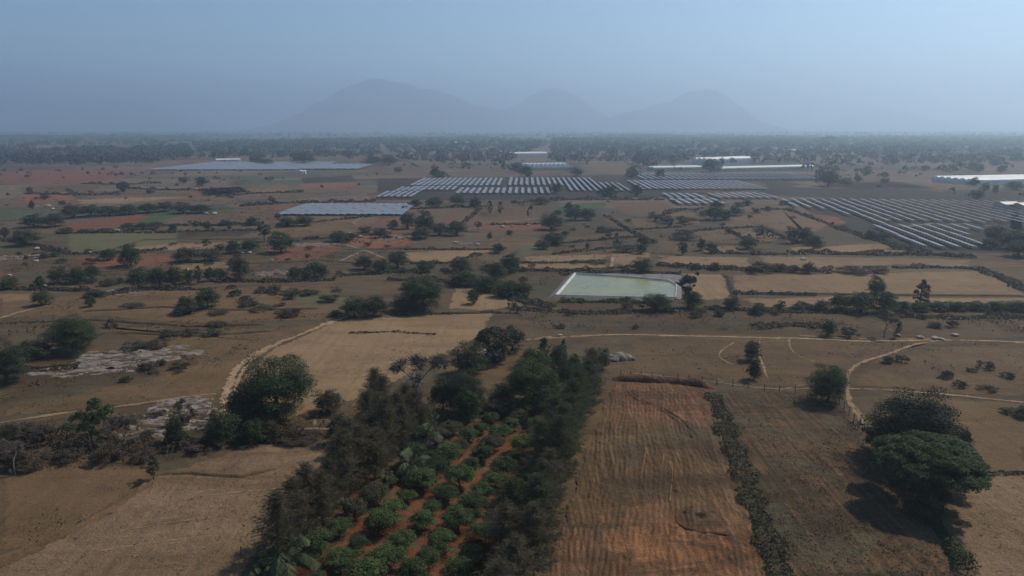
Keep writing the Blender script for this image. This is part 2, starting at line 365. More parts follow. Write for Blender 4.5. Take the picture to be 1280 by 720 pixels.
# ------------------------------------------------------------------ fields and tracks: sheets a few mm to cm above the ground
LAYER = [0, 0]
def poly_world(pts, seg=3.0, jit=.4, seed=0, closed=True):
    W = np.array([G(*p) for p in pts])
    out = []
    n = len(W)
    for i in range(n if closed else n - 1):
        a_, b_ = W[i], W[(i + 1) % n]; L = np.hypot(*(b_ - a_)); k = max(1, min(40, int(L / seg)))
        for j in range(k):
            out.append(a_ + (b_ - a_) * j / k)
    if not closed: out.append(W[-1])
    out = np.array(out)
    d = np.stack([wob(out[:, 0], out[:, 1], 5.5, seed), wob(out[:, 1], out[:, 0], 6.1, seed + 3)], 1) * jit
    return out + d
def field(pts, m, name='field', jit=None, z=None):
    far = G(*pts[0])[1]
    P = poly_world(pts, 3.0 + far * .008, jit if jit is not None else .35 + far * .0028, random.random() * 9)
    LAYER[0] += 1
    zz = ((.006 if m in ('scrubland', 'dark') else .026) + .004 * (LAYER[0] % (4 if m in ('scrubland', 'dark') else 7))) if z is None else z
    n = len(P); A2 = .5 * (P[:, 0] * np.roll(P[:, 1], -1) - np.roll(P[:, 0], -1) * P[:, 1]).sum()
    if A2 < 0: P = P[::-1]
    T = np.roll(P, -1, 0) - np.roll(P, 1, 0); T /= np.linalg.norm(T, axis=1)[:, None] + 1e-9; Nin = np.stack([-T[:, 1], T[:, 0]], 1)
    wd = min(.9 + far * .006, math.sqrt(abs(A2)) * .10)
    V = np.column_stack([np.concatenate([P + Nin * -wd * .5, P + Nin * wd]), np.full(2 * n, zz)])
    o = mesh(name, V, [list(range(n, 2 * n))] + [[i, (i + 1) % n, n + (i + 1) % n, n + i] for i in range(n)], M[m] if isinstance(m, str) else m)
    o.data.attributes.new('cut', 'FLOAT', 'POINT').data.foreach_set('value', np.concatenate([np.ones(n), np.full(n, .0)]).astype(np.float32))
    if o.data.polygons[0].normal.z < 0: o.data.flip_normals()
    return tag(o, kind='structure')
FIELDS = [
 ('scrubland', [(0, 318), (60, 300), (200, 308), (330, 300), (430, 286), (520, 296), (500, 318), (420, 345), (300, 352), (160, 356), (0, 358)]),
 ('scrubland', [(500, 335), (600, 322), (660, 338), (715, 340), (690, 372), (640, 378), (560, 350), (480, 350)]),
 ('scrubland', [(620, 380), (850, 372), (1280, 392), (1280, 426), (1000, 418), (680, 414), (610, 402)]),
 ('scrubland', [(0, 440), (80, 446), (232, 432), (248, 455), (130, 486), (0, 506)]),
 ('scrubland', [(0, 532), (120, 520), (260, 512), (300, 525), (420, 528), (420, 546), (330, 553), (190, 582), (70, 580), (0, 592)]),
 ('dark', [(1080, 244), (1280, 248), (1280, 290), (1150, 262), (1000, 250)]),
 ('dark', [(960, 233), (1080, 236), (1280, 240), (1280, 250), (1000, 246), (940, 243)]),
 ('dark', [(470, 223), (640, 221), (960, 216), (1030, 219), (1000, 232), (860, 245), (700, 250), (470, 251)]),
 ('dark', [(985, 249), (1200, 252), (1280, 285), (1280, 318), (1130, 312), (1050, 285)]),
 # the large pale field and its neighbours
 ('tan', [(432, 399), (486, 393), (560, 391), (618, 391), (604, 418), (560, 440), (520, 462), (470, 492), (420, 508), (395, 520), (300, 528), (285, 505), (300, 470), (350, 432), (402, 408)]),
 ('tan', [(565, 360), (600, 359), (640, 372), (655, 382), (600, 388), (560, 386)]),
 ('brown', [(60, 372), (250, 360), (330, 358), (420, 360), (430, 385), (400, 400), (240, 405), (130, 396), (0, 398), (0, 378)]),
 ('brown', [(130, 408), (280, 412), (400, 408), (330, 436), (290, 470), (272, 500), (150, 508), (0, 522), (0, 512), (140, 486), (250, 456)]),
 ('tan', [(0, 368), (42, 366), (60, 376), (0, 396)]),
 ('brown', [(0, 586), (90, 576), (190, 584), (192, 600), (150, 628), (105, 654), (40, 684), (0, 690)]),
 ('slope', [(196, 596), (230, 584), (300, 562), (350, 553), (420, 556), (395, 600), (350, 645), (320, 690), (300, 730), (-120, 760), (40, 690), (108, 656), (160, 624)]),
 ('brown', [(1100, 492), (1180, 498), (1290, 506), (1290, 592), (1215, 592), (1180, 540)]),
 ('slope', [(1180, 598), (1290, 594), (1400, 740), (1230, 740), (1195, 655)]),
 ('brown', [(790, 425), (1000, 424), (1170, 430), (1110, 447), (1060, 468), (1050, 486), (1000, 484), (900, 478), (800, 466), (770, 450)]),
 ('brown', [(1190, 432), (1290, 428), (1290, 498), (1070, 484), (1068, 470), (1120, 448)]),
 # right terraces
 ('tan', [(914, 344), (1000, 343), (1100, 341), (1218, 338), (1252, 350), (1284, 369), (1120, 368), (1025, 366), (918, 366)]),
 ('tan', [(930, 374), (1060, 370), (1284, 373), (1284, 379), (1140, 384), (940, 385)]),
 ('tan', [(854, 342), (908, 343), (914, 372), (894, 376), (868, 374)]),
 ('tan', [(948, 320), (1060, 321), (1215, 325), (1212, 333), (1120, 331), (1000, 335), (955, 331)]),
 ('tan', [(820, 319), (936, 322), (942, 334), (880, 332), (828, 330)]),
 ('brown', [(1224, 327), (1290, 325), (1290, 340), (1232, 336)]),
 ('brown', [(860, 289), (906, 285), (924, 295), (905, 304), (868, 300)]),
 ('brown', [(909, 285), (952, 284), (984, 299), (945, 304), (922, 296)]),
 ('brown', [(912, 270), (980, 262), (1040, 280), (1012, 296), (955, 283), (900, 283)]),
 ('tan', [(985, 310), (1100, 304), (1140, 316), (1000, 318)]),
 # middle terraces
 ('tan', [(652, 321), (710, 319), (763, 318), (759, 324), (700, 327), (655, 327)]),
 ('tan', [(643, 330), (700, 328), (760, 328), (757, 336), (700, 336), (648, 335)]),
 ('tan', [(763, 317), (812, 316), (814, 325), (796, 332), (766, 331)]),
 ('brown', [(606, 257), (640, 258), (686, 261), (672, 276), (640, 280), (611, 279)]),
 ('brown', [(612, 288), (680, 286), (692, 292), (640, 297), (610, 300)]),
 ('brown', [(610, 302), (660, 299), (690, 305), (650, 312), (600, 318)]),
 ('brown', [(708, 297), (750, 291), (800, 288), (802, 293), (760, 298), (726, 303)]),
 ('brown', [(752, 273), (778, 272), (792, 285), (766, 287)]),
 ('brown', [(781, 272), (820, 275), (820, 284), (796, 284)]),
 ('brown', [(700, 310), (760, 305), (762, 316), (690, 318)]),
 ('brown', [(760, 252), (830, 252), (845, 262), (820, 272), (778, 268)]),
 ('green', [(692, 259), (720, 255), (756, 252), (758, 258), (716, 263), (712, 267), (690, 265)]),
 ('palegreen', [(640, 258), (690, 256), (690, 261), (645, 264)]),
 ('palegreen', [(650, 294), (700, 300), (690, 316), (650, 318), (640, 306)]),
 # left middle
 ('brown', [(398, 270), (482, 268), (470, 278), (452, 291), (400, 293), (350, 300), (330, 290), (360, 278)]),
 ('tan', [(505, 316), (560, 313), (613, 313), (600, 320), (560, 328), (512, 327)]),
 ('brown', [(520, 262), (605, 258), (600, 275), (552, 277), (520, 272)]),
 ('red', [(80, 281), (120, 273), (186, 267), (172, 278), (120, 288), (76, 292)]),
 ('green', [(170, 279), (190, 268), (236, 265), (228, 270), (190, 279)]),
 ('palegreen', [(84, 292), (150, 290), (222, 295), (222, 307), (150, 313), (85, 315)]),
 ('tan', [(160, 309), (220, 304), (320, 302), (318, 308), (250, 311), (150, 316)]),
 ('dark', [(220, 290), (320, 288), (300, 296), (220, 298)]),
 ('brown', [(230, 270), (330, 262), (345, 268), (320, 280), (225, 280)]),
 ('tan', [(24, 234), (80, 231), (137, 231), (118, 238), (60, 240), (28, 240)]),
 ('tan', [(95, 250), (160, 247), (240, 246), (200, 250), (150, 254), (96, 255)]),
 ('red', [(0, 215), (80, 213), (172, 212), (150, 224), (110, 229), (0, 230)]),
 ('red', [(225, 236), (300, 232), (310, 240), (250, 246), (220, 242)]),
 ('dark', [(375, 222), (440, 219), (446, 227), (380, 229)]),
 ('red', [(375, 230), (446, 228), (450, 234), (370, 236)]),
 ('brown', [(440, 206), (480, 203), (535, 210), (530, 217), (470, 218)]),
 ('tan', [(455, 218), (478, 217), (476, 220), (458, 221)]),
 ('tan', [(575, 209), (620, 210), (640, 214), (600, 213)]),
 ('palegreen', [(510, 203), (540, 205), (530, 211), (508, 210)]),
 ('brown', [(730, 204), (780, 203), (800, 216), (740, 219)]),
 ('palegreen', [(800, 181), (880, 180), (890, 192), (800, 196)]),
 ('palegreen', [(690, 194), (740, 193), (740, 198), (700, 199)]),
 ('tan', [(1050, 212), (1180, 214), (1184, 222), (1110, 223), (1040, 216)]),
 ('tan', [(980, 228), (1080, 224), (1200, 232), (1190, 238), (1060, 236)]),
 ('tan', [(1100, 203), (1200, 201), (1280, 205), (1280, 211), (1150, 210)]),
 ('palegreen', [(1040, 190), (1130, 189), (1120, 197), (1050, 198)]),
 ('brown', [(860, 230), (950, 226), (960, 232), (900, 240), (850, 240)]),
]
FIELDS += [('red', [(95, 322), (150, 316), (214, 318), (222, 330), (160, 336), (100, 334)]), ('red', [(430, 296), (470, 291), (520, 294), (515, 306), (470, 312), (436, 308)]), ('red', [(330, 312), (400, 302), (430, 310), (400, 324), (345, 326)]),
 ('red', [(600, 282), (680, 280), (676, 288), (612, 288)]), ('brown', [(830, 262), (870, 266), (880, 280), (830, 284)]), ('red', [(20, 244), (90, 242), (96, 250), (30, 256)]), ('brown', [(250, 236), (360, 230), (370, 240), (260, 248)]), ('tan', [(210, 330), (280, 328), (300, 334), (230, 338)]),
 ('brown', [(820, 300), (850, 300), (850, 314), (822, 314)]), ('tan', [(870, 306), (920, 308), (924, 316), (880, 316)]), ('brown', [(640, 300), (700, 297), (720, 303), (650, 308)]), ('palegreen', [(360, 366), (420, 362), (440, 380), (380, 384)]), ('red', [(1010, 266), (1050, 272), (1060, 280), (1030, 280)])]
for m_, p_ in FIELDS: field(p_, 'brown' if m_ == 'tan' and max(q[1] for q in p_) < 245 else m_)
field([(590, 505), (695, 505), (720, 520), (700, 580), (672, 660), (640, 780), (310, 780), (375, 700), (412, 640), (490, 585), (545, 540)], 'orchard', 'orchard_soil')
field([(895, 487), (1000, 489), (1055, 510), (1085, 560), (1130, 612), (1215, 740), (1215, 790), (985, 790), (975, 720), (930, 600), (900, 520)], 'weedy', 'field', jit=.5)

def track(pts, width, m='track', name='dirt_track', fade=0.0, seg=2.0, jit=.35, z=None):
    C = poly_world(pts, seg, 0, 0, closed=False)
    for _ in range(3): C[1:-1] = (C[:-2] + 2 * C[1:-1] + C[2:]) / 4
    T = np.gradient(C, axis=0); T /= np.linalg.norm(T, axis=1)[:, None] + 1e-9
    Nn = np.stack([-T[:, 1], T[:, 0]], 1); sd = random.random() * 9
    t = np.arange(len(C))
    wl = width / 2 * (1 + .35 * wob(t * 1.0, t * .3, 1.3, sd)) ; wr = width / 2 * (1 + .35 * wob(t * 1.0, t * .5, 1.7, sd + 1))
    C = C + Nn * (jit * wob(t * 1.0, t * .2, 4.0, sd))[:, None]
    L, R = C + Nn * wl[:, None], C - Nn * wr[:, None]
    n = len(C); LAYER[1] += 1; zt = .058 + .004 * (LAYER[1] % 6)
    V = np.column_stack([np.concatenate([C + (L - C) * 1.5, C, C + (R - C) * 1.5]), np.full(3 * n, zt if z is None else z)])
    i = np.arange(n - 1)
    o = mesh(name, V, np.concatenate([np.stack([i + n, i + n + 1, i + 1, i], 1), np.stack([i + 2 * n, i + 2 * n + 1, i + n + 1, i + n], 1)]), M[m])
    o.data.attributes.new('cut', 'FLOAT', 'POINT').data.foreach_set('value', np.concatenate([np.ones(n), np.full(n, .18 + fade), np.ones(n)]).astype(np.float32))
    return tag(o, kind='structure')
track([(434, 395), (400, 408), (365, 422), (330, 436), (304, 452), (290, 472), (279, 496), (275, 522)], 2.3)
track([(398, 410), (345, 430), (312, 452), (298, 474), (290, 498), (288, 515)], 1.2, 'faint')
track([(330, 436), (300, 456), (284, 480), (276, 500)], .9)
track([(-10, 530), (40, 522), (95, 515), (150, 509), (220, 498), (270, 492)], .9)
track([(30, 523), (80, 515), (140, 511)], .8)
track([(678, 424), (720, 420), (780, 418), (860, 420), (1000, 423), (1090, 427), (1180, 425), (1290, 428)], 1.3)
track([(1000, 420), (1080, 424), (1180, 423)], .8)
track([(1182, 425), (1148, 429), (1120, 440), (1090, 449), (1066, 458), (1059, 470), (1058, 488), (1062, 500), (1078, 530)], 1.2)
track([(1056, 486), (1110, 487), (1180, 493), (1290, 504)], .9)
track([(1050, 495), (1068, 506), (1084, 528)], .7)
track([(776, 466), (830, 470), (900, 479), (960, 487), (1004, 487), (1050, 480)], .85, 'paleroad')
track([(976, 488), (1010, 479), (1050, 477)], .7)
track([(950, 424), (949, 438), (952, 455), (960, 472)], .6)
track([(985, 424), (986, 434), (996, 446), (1020, 452)], .5)
track([(916, 428), (900, 438), (897, 448), (905, 454), (925, 458)], .5)
track([(604, 440), (560, 442), (500, 452), (440, 460), (380, 474)], .55)
track([(520, 455), (480, 468), (455, 490), (440, 510)], .5)
track([(600, 424), (640, 428), (690, 421)], 1.6)
track([(322, 548), (350, 538), (410, 535), (430, 538)], 1.4)
track([(335, 545), (330, 550), (300, 560)], 1.0)
track([(392, 532), (405, 505), (412, 482)], .6, 'paleroad')
track([(410, 303), (440, 308), (462, 315), (480, 322)], 2.2)
track([(420, 328), (440, 320), (455, 313)], 1.6)
track([(600, 278), (645, 276), (690, 271)], 1.6)
track([(0, 398), (30, 388), (60, 382)], 1.4)
track([(765, 322), (764, 333)], 2.4)
track([(480, 296), (440, 278), (470, 264)], 2.0, 'paleroad')
track([(905, 343), (913, 358), (918, 372)], 2.2, 'dark')
track([(1000, 230), (1090, 232), (1180, 240)], 3.0, 'paleroad')
track([(1100, 254), (1200, 254), (1280, 258)], 3.0, 'paleroad')
track([(845, 255), (870, 255), (884, 254)], 2.0, 'paleroad')
track([(1130, 284), (1150, 281), (1168, 279)], 3.0, 'paleroad')
track([(1185, 281), (1215, 279), (1240, 283)], 2.5, 'paleroad')
for x0, y0, x1, y1 in ((150, 666, 330, 640), (140, 640, 345, 612), (120, 690, 300, 668), (200, 628, 350, 600)):
    track([(x0, y0), ((x0 + x1) / 2, (y0 + y1) / 2 - 4), (x1, y1)], .35, 'faint', fade=.15)

# ploughed strip: real furrows
def inpoly(P, Q):
    x, y = P[:, 0], P[:, 1]; r = np.zeros(len(P), dtype=bool); j = len(Q) - 1
    for i in range(len(Q)):
        c = ((Q[i, 1] > y) != (Q[j, 1] > y)) & (x < (Q[j, 0] - Q[i, 0]) * (y - Q[i, 1]) / (Q[j, 1] - Q[i, 1] + 1e-12) + Q[i, 0]); r ^= c; j = i
    return r
def furrows():
    Q = np.array([G(*p) for p in [(768, 480), (826, 480), (884, 487), (905, 540), (935, 640), (952, 720), (962, 790), (655, 790), (683, 720), (722, 600), (745, 540)]])
    du = np.array([math.sin(math.radians(10.5)), math.cos(math.radians(10.5))]); dv = np.array([du[1], -du[0]])
    u = np.arange(55, 150, .42); v = np.arange(-14, 20, .17)
    U, Vv = np.meshgrid(u, v, indexing='ij')
    vv = Vv + .7 * wob(U, Vv, 13, 1) + .3 * wob(U, Vv, 4, 2)
    P = U[..., None] * du + Vv[..., None] * dv
    z = .075 * np.sin(vv * 2 * math.pi / .72) * np.clip(.5 + .6 * wob(U, Vv, 7, 4) + .7 * wob(U, Vv, 2.6, 14), 0, 1.3) + .06 * wob(U, Vv, .9, 5) + .07 * wob(U, Vv, .4, 7) + .08 * wob(U, Vv, 7, 3) + .14
    c = G(872, 652); r2 = np.hypot(P[..., 0] - c[0], P[..., 1] - c[1])
    z = z + .05 * np.sin(vv * 2 * math.pi / 2.3 + 2 * wob(U, Vv, 11, 6)) + .10 * np.exp(-(r2 / 1.6) ** 2) * (1 + wob(U, Vv, .5, 9))
    nu, nv = U.shape
    idx = np.arange(nu * nv).reshape(nu, nv); q = np.stack([idx[:-1, :-1], idx[:-1, 1:], idx[1:, 1:], idx[1:, :-1]], -1).reshape(-1, 4)
    flat = P.reshape(-1, 2) + np.stack([.5 * wob(P[..., 0], P[..., 1], 3, 1).ravel()] * 2, 1) * 0
    cen = flat[q].mean(1); cen = cen + .5 * np.stack([wob(cen[:, 0], cen[:, 1], 2.2, 3), wob(cen[:, 1], cen[:, 0], 2.2, 5)], 1)
    q = q[inpoly(cen, Q)]
    use = np.unique(q); mp = -np.ones(nu * nv, int); mp[use] = np.arange(len(use))
    tag(mesh('ploughed_field', np.column_stack([flat, z.ravel()])[use], mp[q][:, ::-1], M['plough'], smooth=True), kind='structure')
furrows()
for q_ in ([(841, 585), (838, 612), (837, 628)], [(829, 568), (827, 588)], [(806, 565), (802, 600)]):
    track(q_, .26, 'straw', 'straw_line', z=.29, seg=1.0, jit=.15)
for o_ in (0, 7):
    track([(782 + o_, 490), (800 + o_, 503), (825 + o_, 512), (848 + o_, 528), (866 + o_, 548)], .35, 'rut', 'wheel_rut', z=.27, seg=1.0, jit=.1)
track([(862, 636), (848, 642), (843, 652), (850, 662), (880, 668), (912, 670)], .7, 'rut', 'wheel_rut', z=.31, seg=1.0, jit=.1)

def bund(pts, wd, ht, m='brown', name='field_bund', base=0.0):
    C = poly_world(pts, .8, .25, random.random() * 9, closed=False)
    T = np.gradient(C, axis=0); T /= np.linalg.norm(T, axis=1)[:, None] + 1e-9
    Nn = np.stack([-T[:, 1], T[:, 0]], 1); n = len(C); t = np.arange(n)
    prof = [(-.5, -.05), (-.36, .55), (-.15, .95), (.1, 1.0), (.34, .6), (.5, -.05)]
    k = len(prof); V = []
    endf = np.clip(np.minimum(t, n - 1 - t) / 3.0, 0.05, 1)
    for j, (s_, h_) in enumerate(prof):
        q = C + Nn * (s_ * wd * (1 + .2 * wob(t * 1.0, t * .7, 2.1, j)))[:, None]
        V.append(np.column_stack([q, base + ht * h_ * (1 + .3 * wob(t * 1.0, t * .4, 1.7, 9 + j)) * endf]))
    V = np.stack(V, 1).reshape(-1, 3)
    i = np.arange((n - 1) * k).reshape(n - 1, k)[:, :-1].ravel()
    return tag(mesh(name, V, np.stack([i, i + 1, i + k + 1, i + k], 1)[:, ::-1], M[m]), kind='structure')
bund([(764, 474), (800, 476), (840, 478), (870, 481), (893, 485)], 2.2, 1.15, 'plough')
bund([(196, 596), (175, 612), (150, 630), (108, 655), (60, 678), (-40, 716)], 1.2, .5, 'brown')
bund([(188, 594), (240, 592), (300, 596), (345, 586)], 1.0, .35, 'brown')
for q in ([(485, 394), (560, 392), (612, 391)], [(945, 385), (1060, 386), (1280, 382)], [(820, 331), (900, 334), (1000, 337)], [(915, 366), (1000, 367), (1115, 369), (1284, 370)],
          [(650, 328), (700, 328), (760, 326)], [(645, 337), (700, 338), (765, 337)], [(512, 328), (560, 329), (600, 322)], [(430, 312), (520, 311), (612, 312)], [(0, 404), (120, 400), (240, 408), (330, 406)], [(100, 390), (200, 384), (300, 388), (400, 386)], [(140, 416), (250, 420), (340, 414)], [(60, 344), (160, 338), (260, 342)], [(300, 330), (400, 326), (470, 330)], [(610, 281), (650, 281), (690, 278)], [(692, 304), (740, 300), (800, 295)],
          [(500, 349), (560, 350), (620, 352)], [(140, 312), (180, 300), (222, 299), (330, 299)], [(875, 305), (930, 306), (985, 301)], [(905, 284), (925, 296), (945, 303)], [(860, 290), (905, 286), (953, 284), (985, 299)]):
    bund(q, 1.8, .38, 'scrubland')

# ------------------------------------------------------------------ plant prototypes (unit size: 1 wide, 1 high)
def quadcloud(C, Nrm, size, asp, rg):
    n = len(C)
    Nrm = Nrm / (np.linalg.norm(Nrm, axis=1)[:, None] + 1e-9)
    r = rg.normal(size=(n, 3)); U = np.cross(Nrm, r); U /= np.linalg.norm(U, axis=1)[:, None] + 1e-9
    W_ = np.cross(Nrm, U)
    U = U * (size * .5)[:, None]; W_ = W_ * (size * asp * .5)[:, None]
    bend = Nrm * (size * .12)[:, None]
    V = np.stack([C - U - W_ * .35 - bend, C + U * .1 - W_, C + U + W_ * .35 - bend, C - U * .1 + W_], 1).reshape(-1, 3)
    return V, np.arange(4 * n).reshape(n, 4)
def unit(rg, n):
    v = rg.normal(size=(n, 3)); return v / np.linalg.norm(v, axis=1)[:, None]
def crown_clumps(kind, rg):
    if kind == 'dome':
        K = 105; u = unit(rg, K); u[:, 2] = np.where((u[:, 2] > .2) & (rg.uniform(0, 1, K) < .2), -u[:, 2], u[:, 2]); r = rg.uniform(.42, 1, K) ** .5
        lob = 1 + .16 * np.sin(3 * np.arctan2(u[:, 1], u[:, 0]) + rg.uniform(0, 6)) + .08 * rg.normal(size=K)
        c = u * (r * lob)[:, None] * np.array([.40, .40, .43]) + [0, 0, .47]; c[:16] = u[:16] * rg.uniform(.05, .26, 16)[:, None] + [0, 0, .5]; c[:, 2] = np.maximum(c[:, 2], .07); low = c[:, 2] < .35; c[low, :2] *= 1.25; cr = rg.uniform(.085, .15, K); cr[:16] = .2
    elif kind == 'fruit':
        K = 46; u = unit(rg, K); u[:, 2] = np.abs(u[:, 2]) * 1.25 - .35; lob = 1 + .2 * np.sin(2 * np.arctan2(u[:, 1], u[:, 0]) + rg.uniform(0, 6)) * rg.uniform(.3, 1) + .13 * rg.normal(size=K)
        c = u * (rg.uniform(.55, 1, K) * lob)[:, None] * np.array([.40, .40, .40]) + [0, 0, .42]; c[:, 2] = np.maximum(c[:, 2], .1); cr = rg.uniform(.10, .19, K)
    elif kind == 'open':
        K = 34; u = unit(rg, K); r = rg.uniform(.25, 1, K) ** .6
        c = u * (r * (1 + .2 * rg.normal(size=K)))[:, None] * np.array([.40, .40, .30]) + [0, 0, .64]; cr = rg.uniform(.07, .13, K)
    elif kind == 'umbrella':
        K = 150; th = rg.uniform(0, 2 * math.pi, K); rr = np.sqrt(rg.uniform(0, 1, K)) * .46
        lob = 1 + .08 * np.sin(4 * th + 1) + .05 * np.sin(7 * th)
        zt = .22 + .71 * np.clip(1 - (rr / .5) ** 2, 0, 1) ** .42 - .04 * rg.uniform(0, 1, K)
        z = np.where(rg.uniform(0, 1, K) < .74, zt, rg.uniform(.14, .55, K))
        c = np.stack([rr * lob * np.cos(th), rr * lob * np.sin(th), z], 1); cr = rg.uniform(.05, .085, K)
    elif kind == 'poplar':
        K = 46; z = rg.uniform(.1, .97, K); prof = np.clip(np.sin(np.clip((z - .02) * 1.02, 0, 1) * math.pi) ** .6, .15, 1); th = rg.uniform(0, 2 * math.pi, K); rr = np.sqrt(rg.uniform(0.1, 1, K)) * .38 * prof
        c = np.stack([rr * np.cos(th), rr * np.sin(th), z], 1); cr = rg.uniform(.06, .12, K)
    elif kind == 'scrub':
        K = 26; th = rg.uniform(0, 2 * math.pi, K); rr = np.sqrt(rg.uniform(0, 1, K)) * .42
        c = np.stack([rr * np.cos(th), rr * np.sin(th), .2 + .55 * rg.uniform(0, 1, K) * (1 - rr * 1.3)], 1); cr = rg.uniform(.08, .16, K)
    return c, cr
def crown_mesh(kind, n, lf, rg, sparse=1.0):
    c, cr = crown_clumps(kind, rg)
    pk = cr ** 2; pk /= pk.sum()
    i = rg.choice(len(c), int(n * sparse), p=pk); u = unit(rg, len(i))
    if kind != 'scrub': u[:, 2] = np.where(u[:, 2] < -.3, -u[:, 2] * .7, u[:, 2])
    rad = cr[i] * (.35 + .75 * rg.uniform(0, 1, len(i)) ** .6)
    P = c[i] + u * rad[:, None] * np.array([1.1, 1.1, .85]); P[:, 2] = np.maximum(P[:, 2], .015)
    if kind == 'umbrella': P[:, 2] -= .05 * rg.uniform(0, 1, len(i)) ** 3
    nr = u * .9 + np.array([0, 0, .55]) + rg.normal(size=P.shape) * .55
    return quadcloud(P, nr, lf * rg.uniform(.6, 1.35, len(P)), rg.uniform(.5, .9, len(P)), rg), c
def trunk_mb(kind, c, rg, k=6):
    b = MB(); top = {'fruit': .4, 'dome': .5, 'open': .55, 'umbrella': .45, 'poplar': .9, 'scrub': .3}[kind]; r = {'fruit': .024, 'dome': .028, 'open': .024, 'umbrella': .03, 'poplar': .04, 'scrub': .02}[kind]
    z = np.linspace(-.01, top, 5); pts = np.stack([.02 * np.sin(z * 7), .02 * np.cos(z * 5) - .02, z], 1)
    b.tube(pts, np.linspace(r * 1.35, r * .55, 5), k)
    if kind != 'poplar':
        far = c[np.argsort(-np.hypot(c[:, 0], c[:, 1]))][:40]
        for t in far[rg.choice(len(far), min(9, len(far)), False)]:
            z0 = rg.uniform(.35, .95) * top; p0 = np.array([.02 * math.sin(z0 * 7), .02 * math.cos(z0 * 5) - .02, z0])
            mid = (p0 + t) / 2 + np.array([0, 0, -.02]); b.tube([p0, mid, t], [r * .55, r * .38, r * .12], 4)
    return b
LOD = {'hi': (36000, .019), 'mid': (6500, .040), 'lo': (1500, .078), 'far': (420, .14)}
PROTO = {}
def tree_proto(kind, lod, var):
    key = (kind, lod, var)
    if key in PROTO: return PROTO[key]
    rg = np.random.default_rng(abs(hash(key[1] + key[0])) % 1 + 1000 * var + {'fruit': 6, 'dome': 1, 'open': 2, 'umbrella': 3, 'poplar': 4, 'scrub': 5}[kind] + {'hi': 10, 'mid': 20, 'lo': 30, 'far': 40}[lod])
    n, lf = LOD[lod]
    sparse = {'fruit': 1.1, 'dome': 1, 'open': .62, 'umbrella': 2.1, 'poplar': .7, 'scrub': .55}[kind]
    (V, Fq), c = crown_mesh(kind, n, lf, rg, sparse)
    tb = trunk_mb(kind, c, rg, 7 if lod == 'hi' else 4)
    TV, TF = np.concatenate(tb.V), tb.F
    cm = bpy.data.meshes.new('crown'); tm = bpy.data.meshes.new('trunk')
    oc = mesh('crown', V, Fq, M['gr']); ot = mesh('trunk', TV, TF, M['bark'], smooth=True)
    PROTO[key] = (oc.data, ot.data); COL.objects.unlink(oc); COL.objects.unlink(ot); bpy.data.objects.remove(oc); bpy.data.objects.remove(ot)
    return PROTO[key]
JOINED = {}
def joined_proto(kind, lod, var):
    key = (kind, lod, var)
    if key not in JOINED:
        c, t = tree_proto(kind, lod, var)
        def arr(m):
            v = np.empty(len(m.vertices) * 3, np.float32); m.vertices.foreach_get('co', v); return v.reshape(-1, 3), [list(p.vertices) for p in m.polygons]
        (a, fa), (b, fb) = arr(c), arr(t); n = len(a)
        o = mesh('tree', np.concatenate([a, b]), fa + [[i + n for i in f] for f in fb], [M['gr'], M['bark']], midx=[0] * len(fa) + [1] * len(fb))
        JOINED[key] = o.data; COL.objects.unlink(o); bpy.data.objects.remove(o)
    return JOINED[key]
def obj_of(name, data, mats, parent=None):
    o = bpy.data.objects.new(name, data); COL.objects.link(o)
    for i, mt in enumerate(mats):
        o.material_slots[i].link = 'OBJECT'; o.material_slots[i].material = mt
    if parent is not None: o.parent = parent
    return o
VAR = [0]
def plant(name, kind, lod, leafm, P, W_, H_, z=0.0, bark='bark', var=None):
    VAR[0] += 1; v = VAR[0] % {'hi': 3, 'mid': 4, 'lo': 5, 'far': 5}[lod] if var is None else var
    rz = random.uniform(0, 6.28); sc = (W_, W_ * random.uniform(.92, 1.08), H_)
    if lod in ('lo', 'far'):
        o = obj_of(name, joined_proto(kind, lod, v), [M[leafm], M[bark]]); o.location = (P[0], P[1], z); o.rotation_euler = (0, 0, rz); o.scale = sc
        return o
    r = empty(name, (P[0], P[1], z), rz, sc)
    c, t = tree_proto(kind, lod, v)
    obj_of('crown', c, [M[leafm]], r); obj_of('trunk', t, [M[bark]], r)
    return r

# bare tree: recursive limbs and twigs
def bare_proto(seed, depth_=7):
    rg = np.random.default_rng(seed); segs = []
    def grow(p, d, L, r, k):
        q = p + d * L; segs.append((p, q, r, r * .72))
        if k == 0: return
        for _ in range(3 if (k <= 3 and rg.random() < .75) else 2):
            n = d + rg.normal(size=3) * .48 + np.array([0, 0, .06]); n /= np.linalg.norm(n)
            grow(q, n, L * rg.uniform(.66, .86), r * .64, k - 1)
    grow(np.array([0, 0, -.01]), np.array([0.03, 0, 1.0]), .26, .028, depth_)
    b = MB(); tw = MB()
    for p, q, r0, r1 in segs:
        k = 5 if r0 > .008 else 3
        (b if r0 > .011 else tw).tube([p, q], [r0, max(r1, .0045)], k)
    ends = np.array([q for p, q, r0, r1 in segs if r0 < .0045 or r0 < .0075 and rg.random() < .6]); E_ = np.repeat(ends, 7, 0); n = len(E_)
    D = rg.normal(size=(n, 3)) * .7 + (E_ - [0, 0, .45]) * 1.2; D /= np.linalg.norm(D, axis=1)[:, None]; s = np.cross(D, rg.normal(size=(n, 3))); s /= np.linalg.norm(s, axis=1)[:, None]
    L = rg.uniform(.05, .11, n)[:, None]; V = np.stack([E_ - s * .0045, E_ + s * .0045, E_ + D * L + s * .002, E_ + D * L - s * .002], 1).reshape(-1, 3)
    tw.add(V, [list(range(4 * i, 4 * i + 4)) for i in range(n)])
    return b, tw
BARE = {}
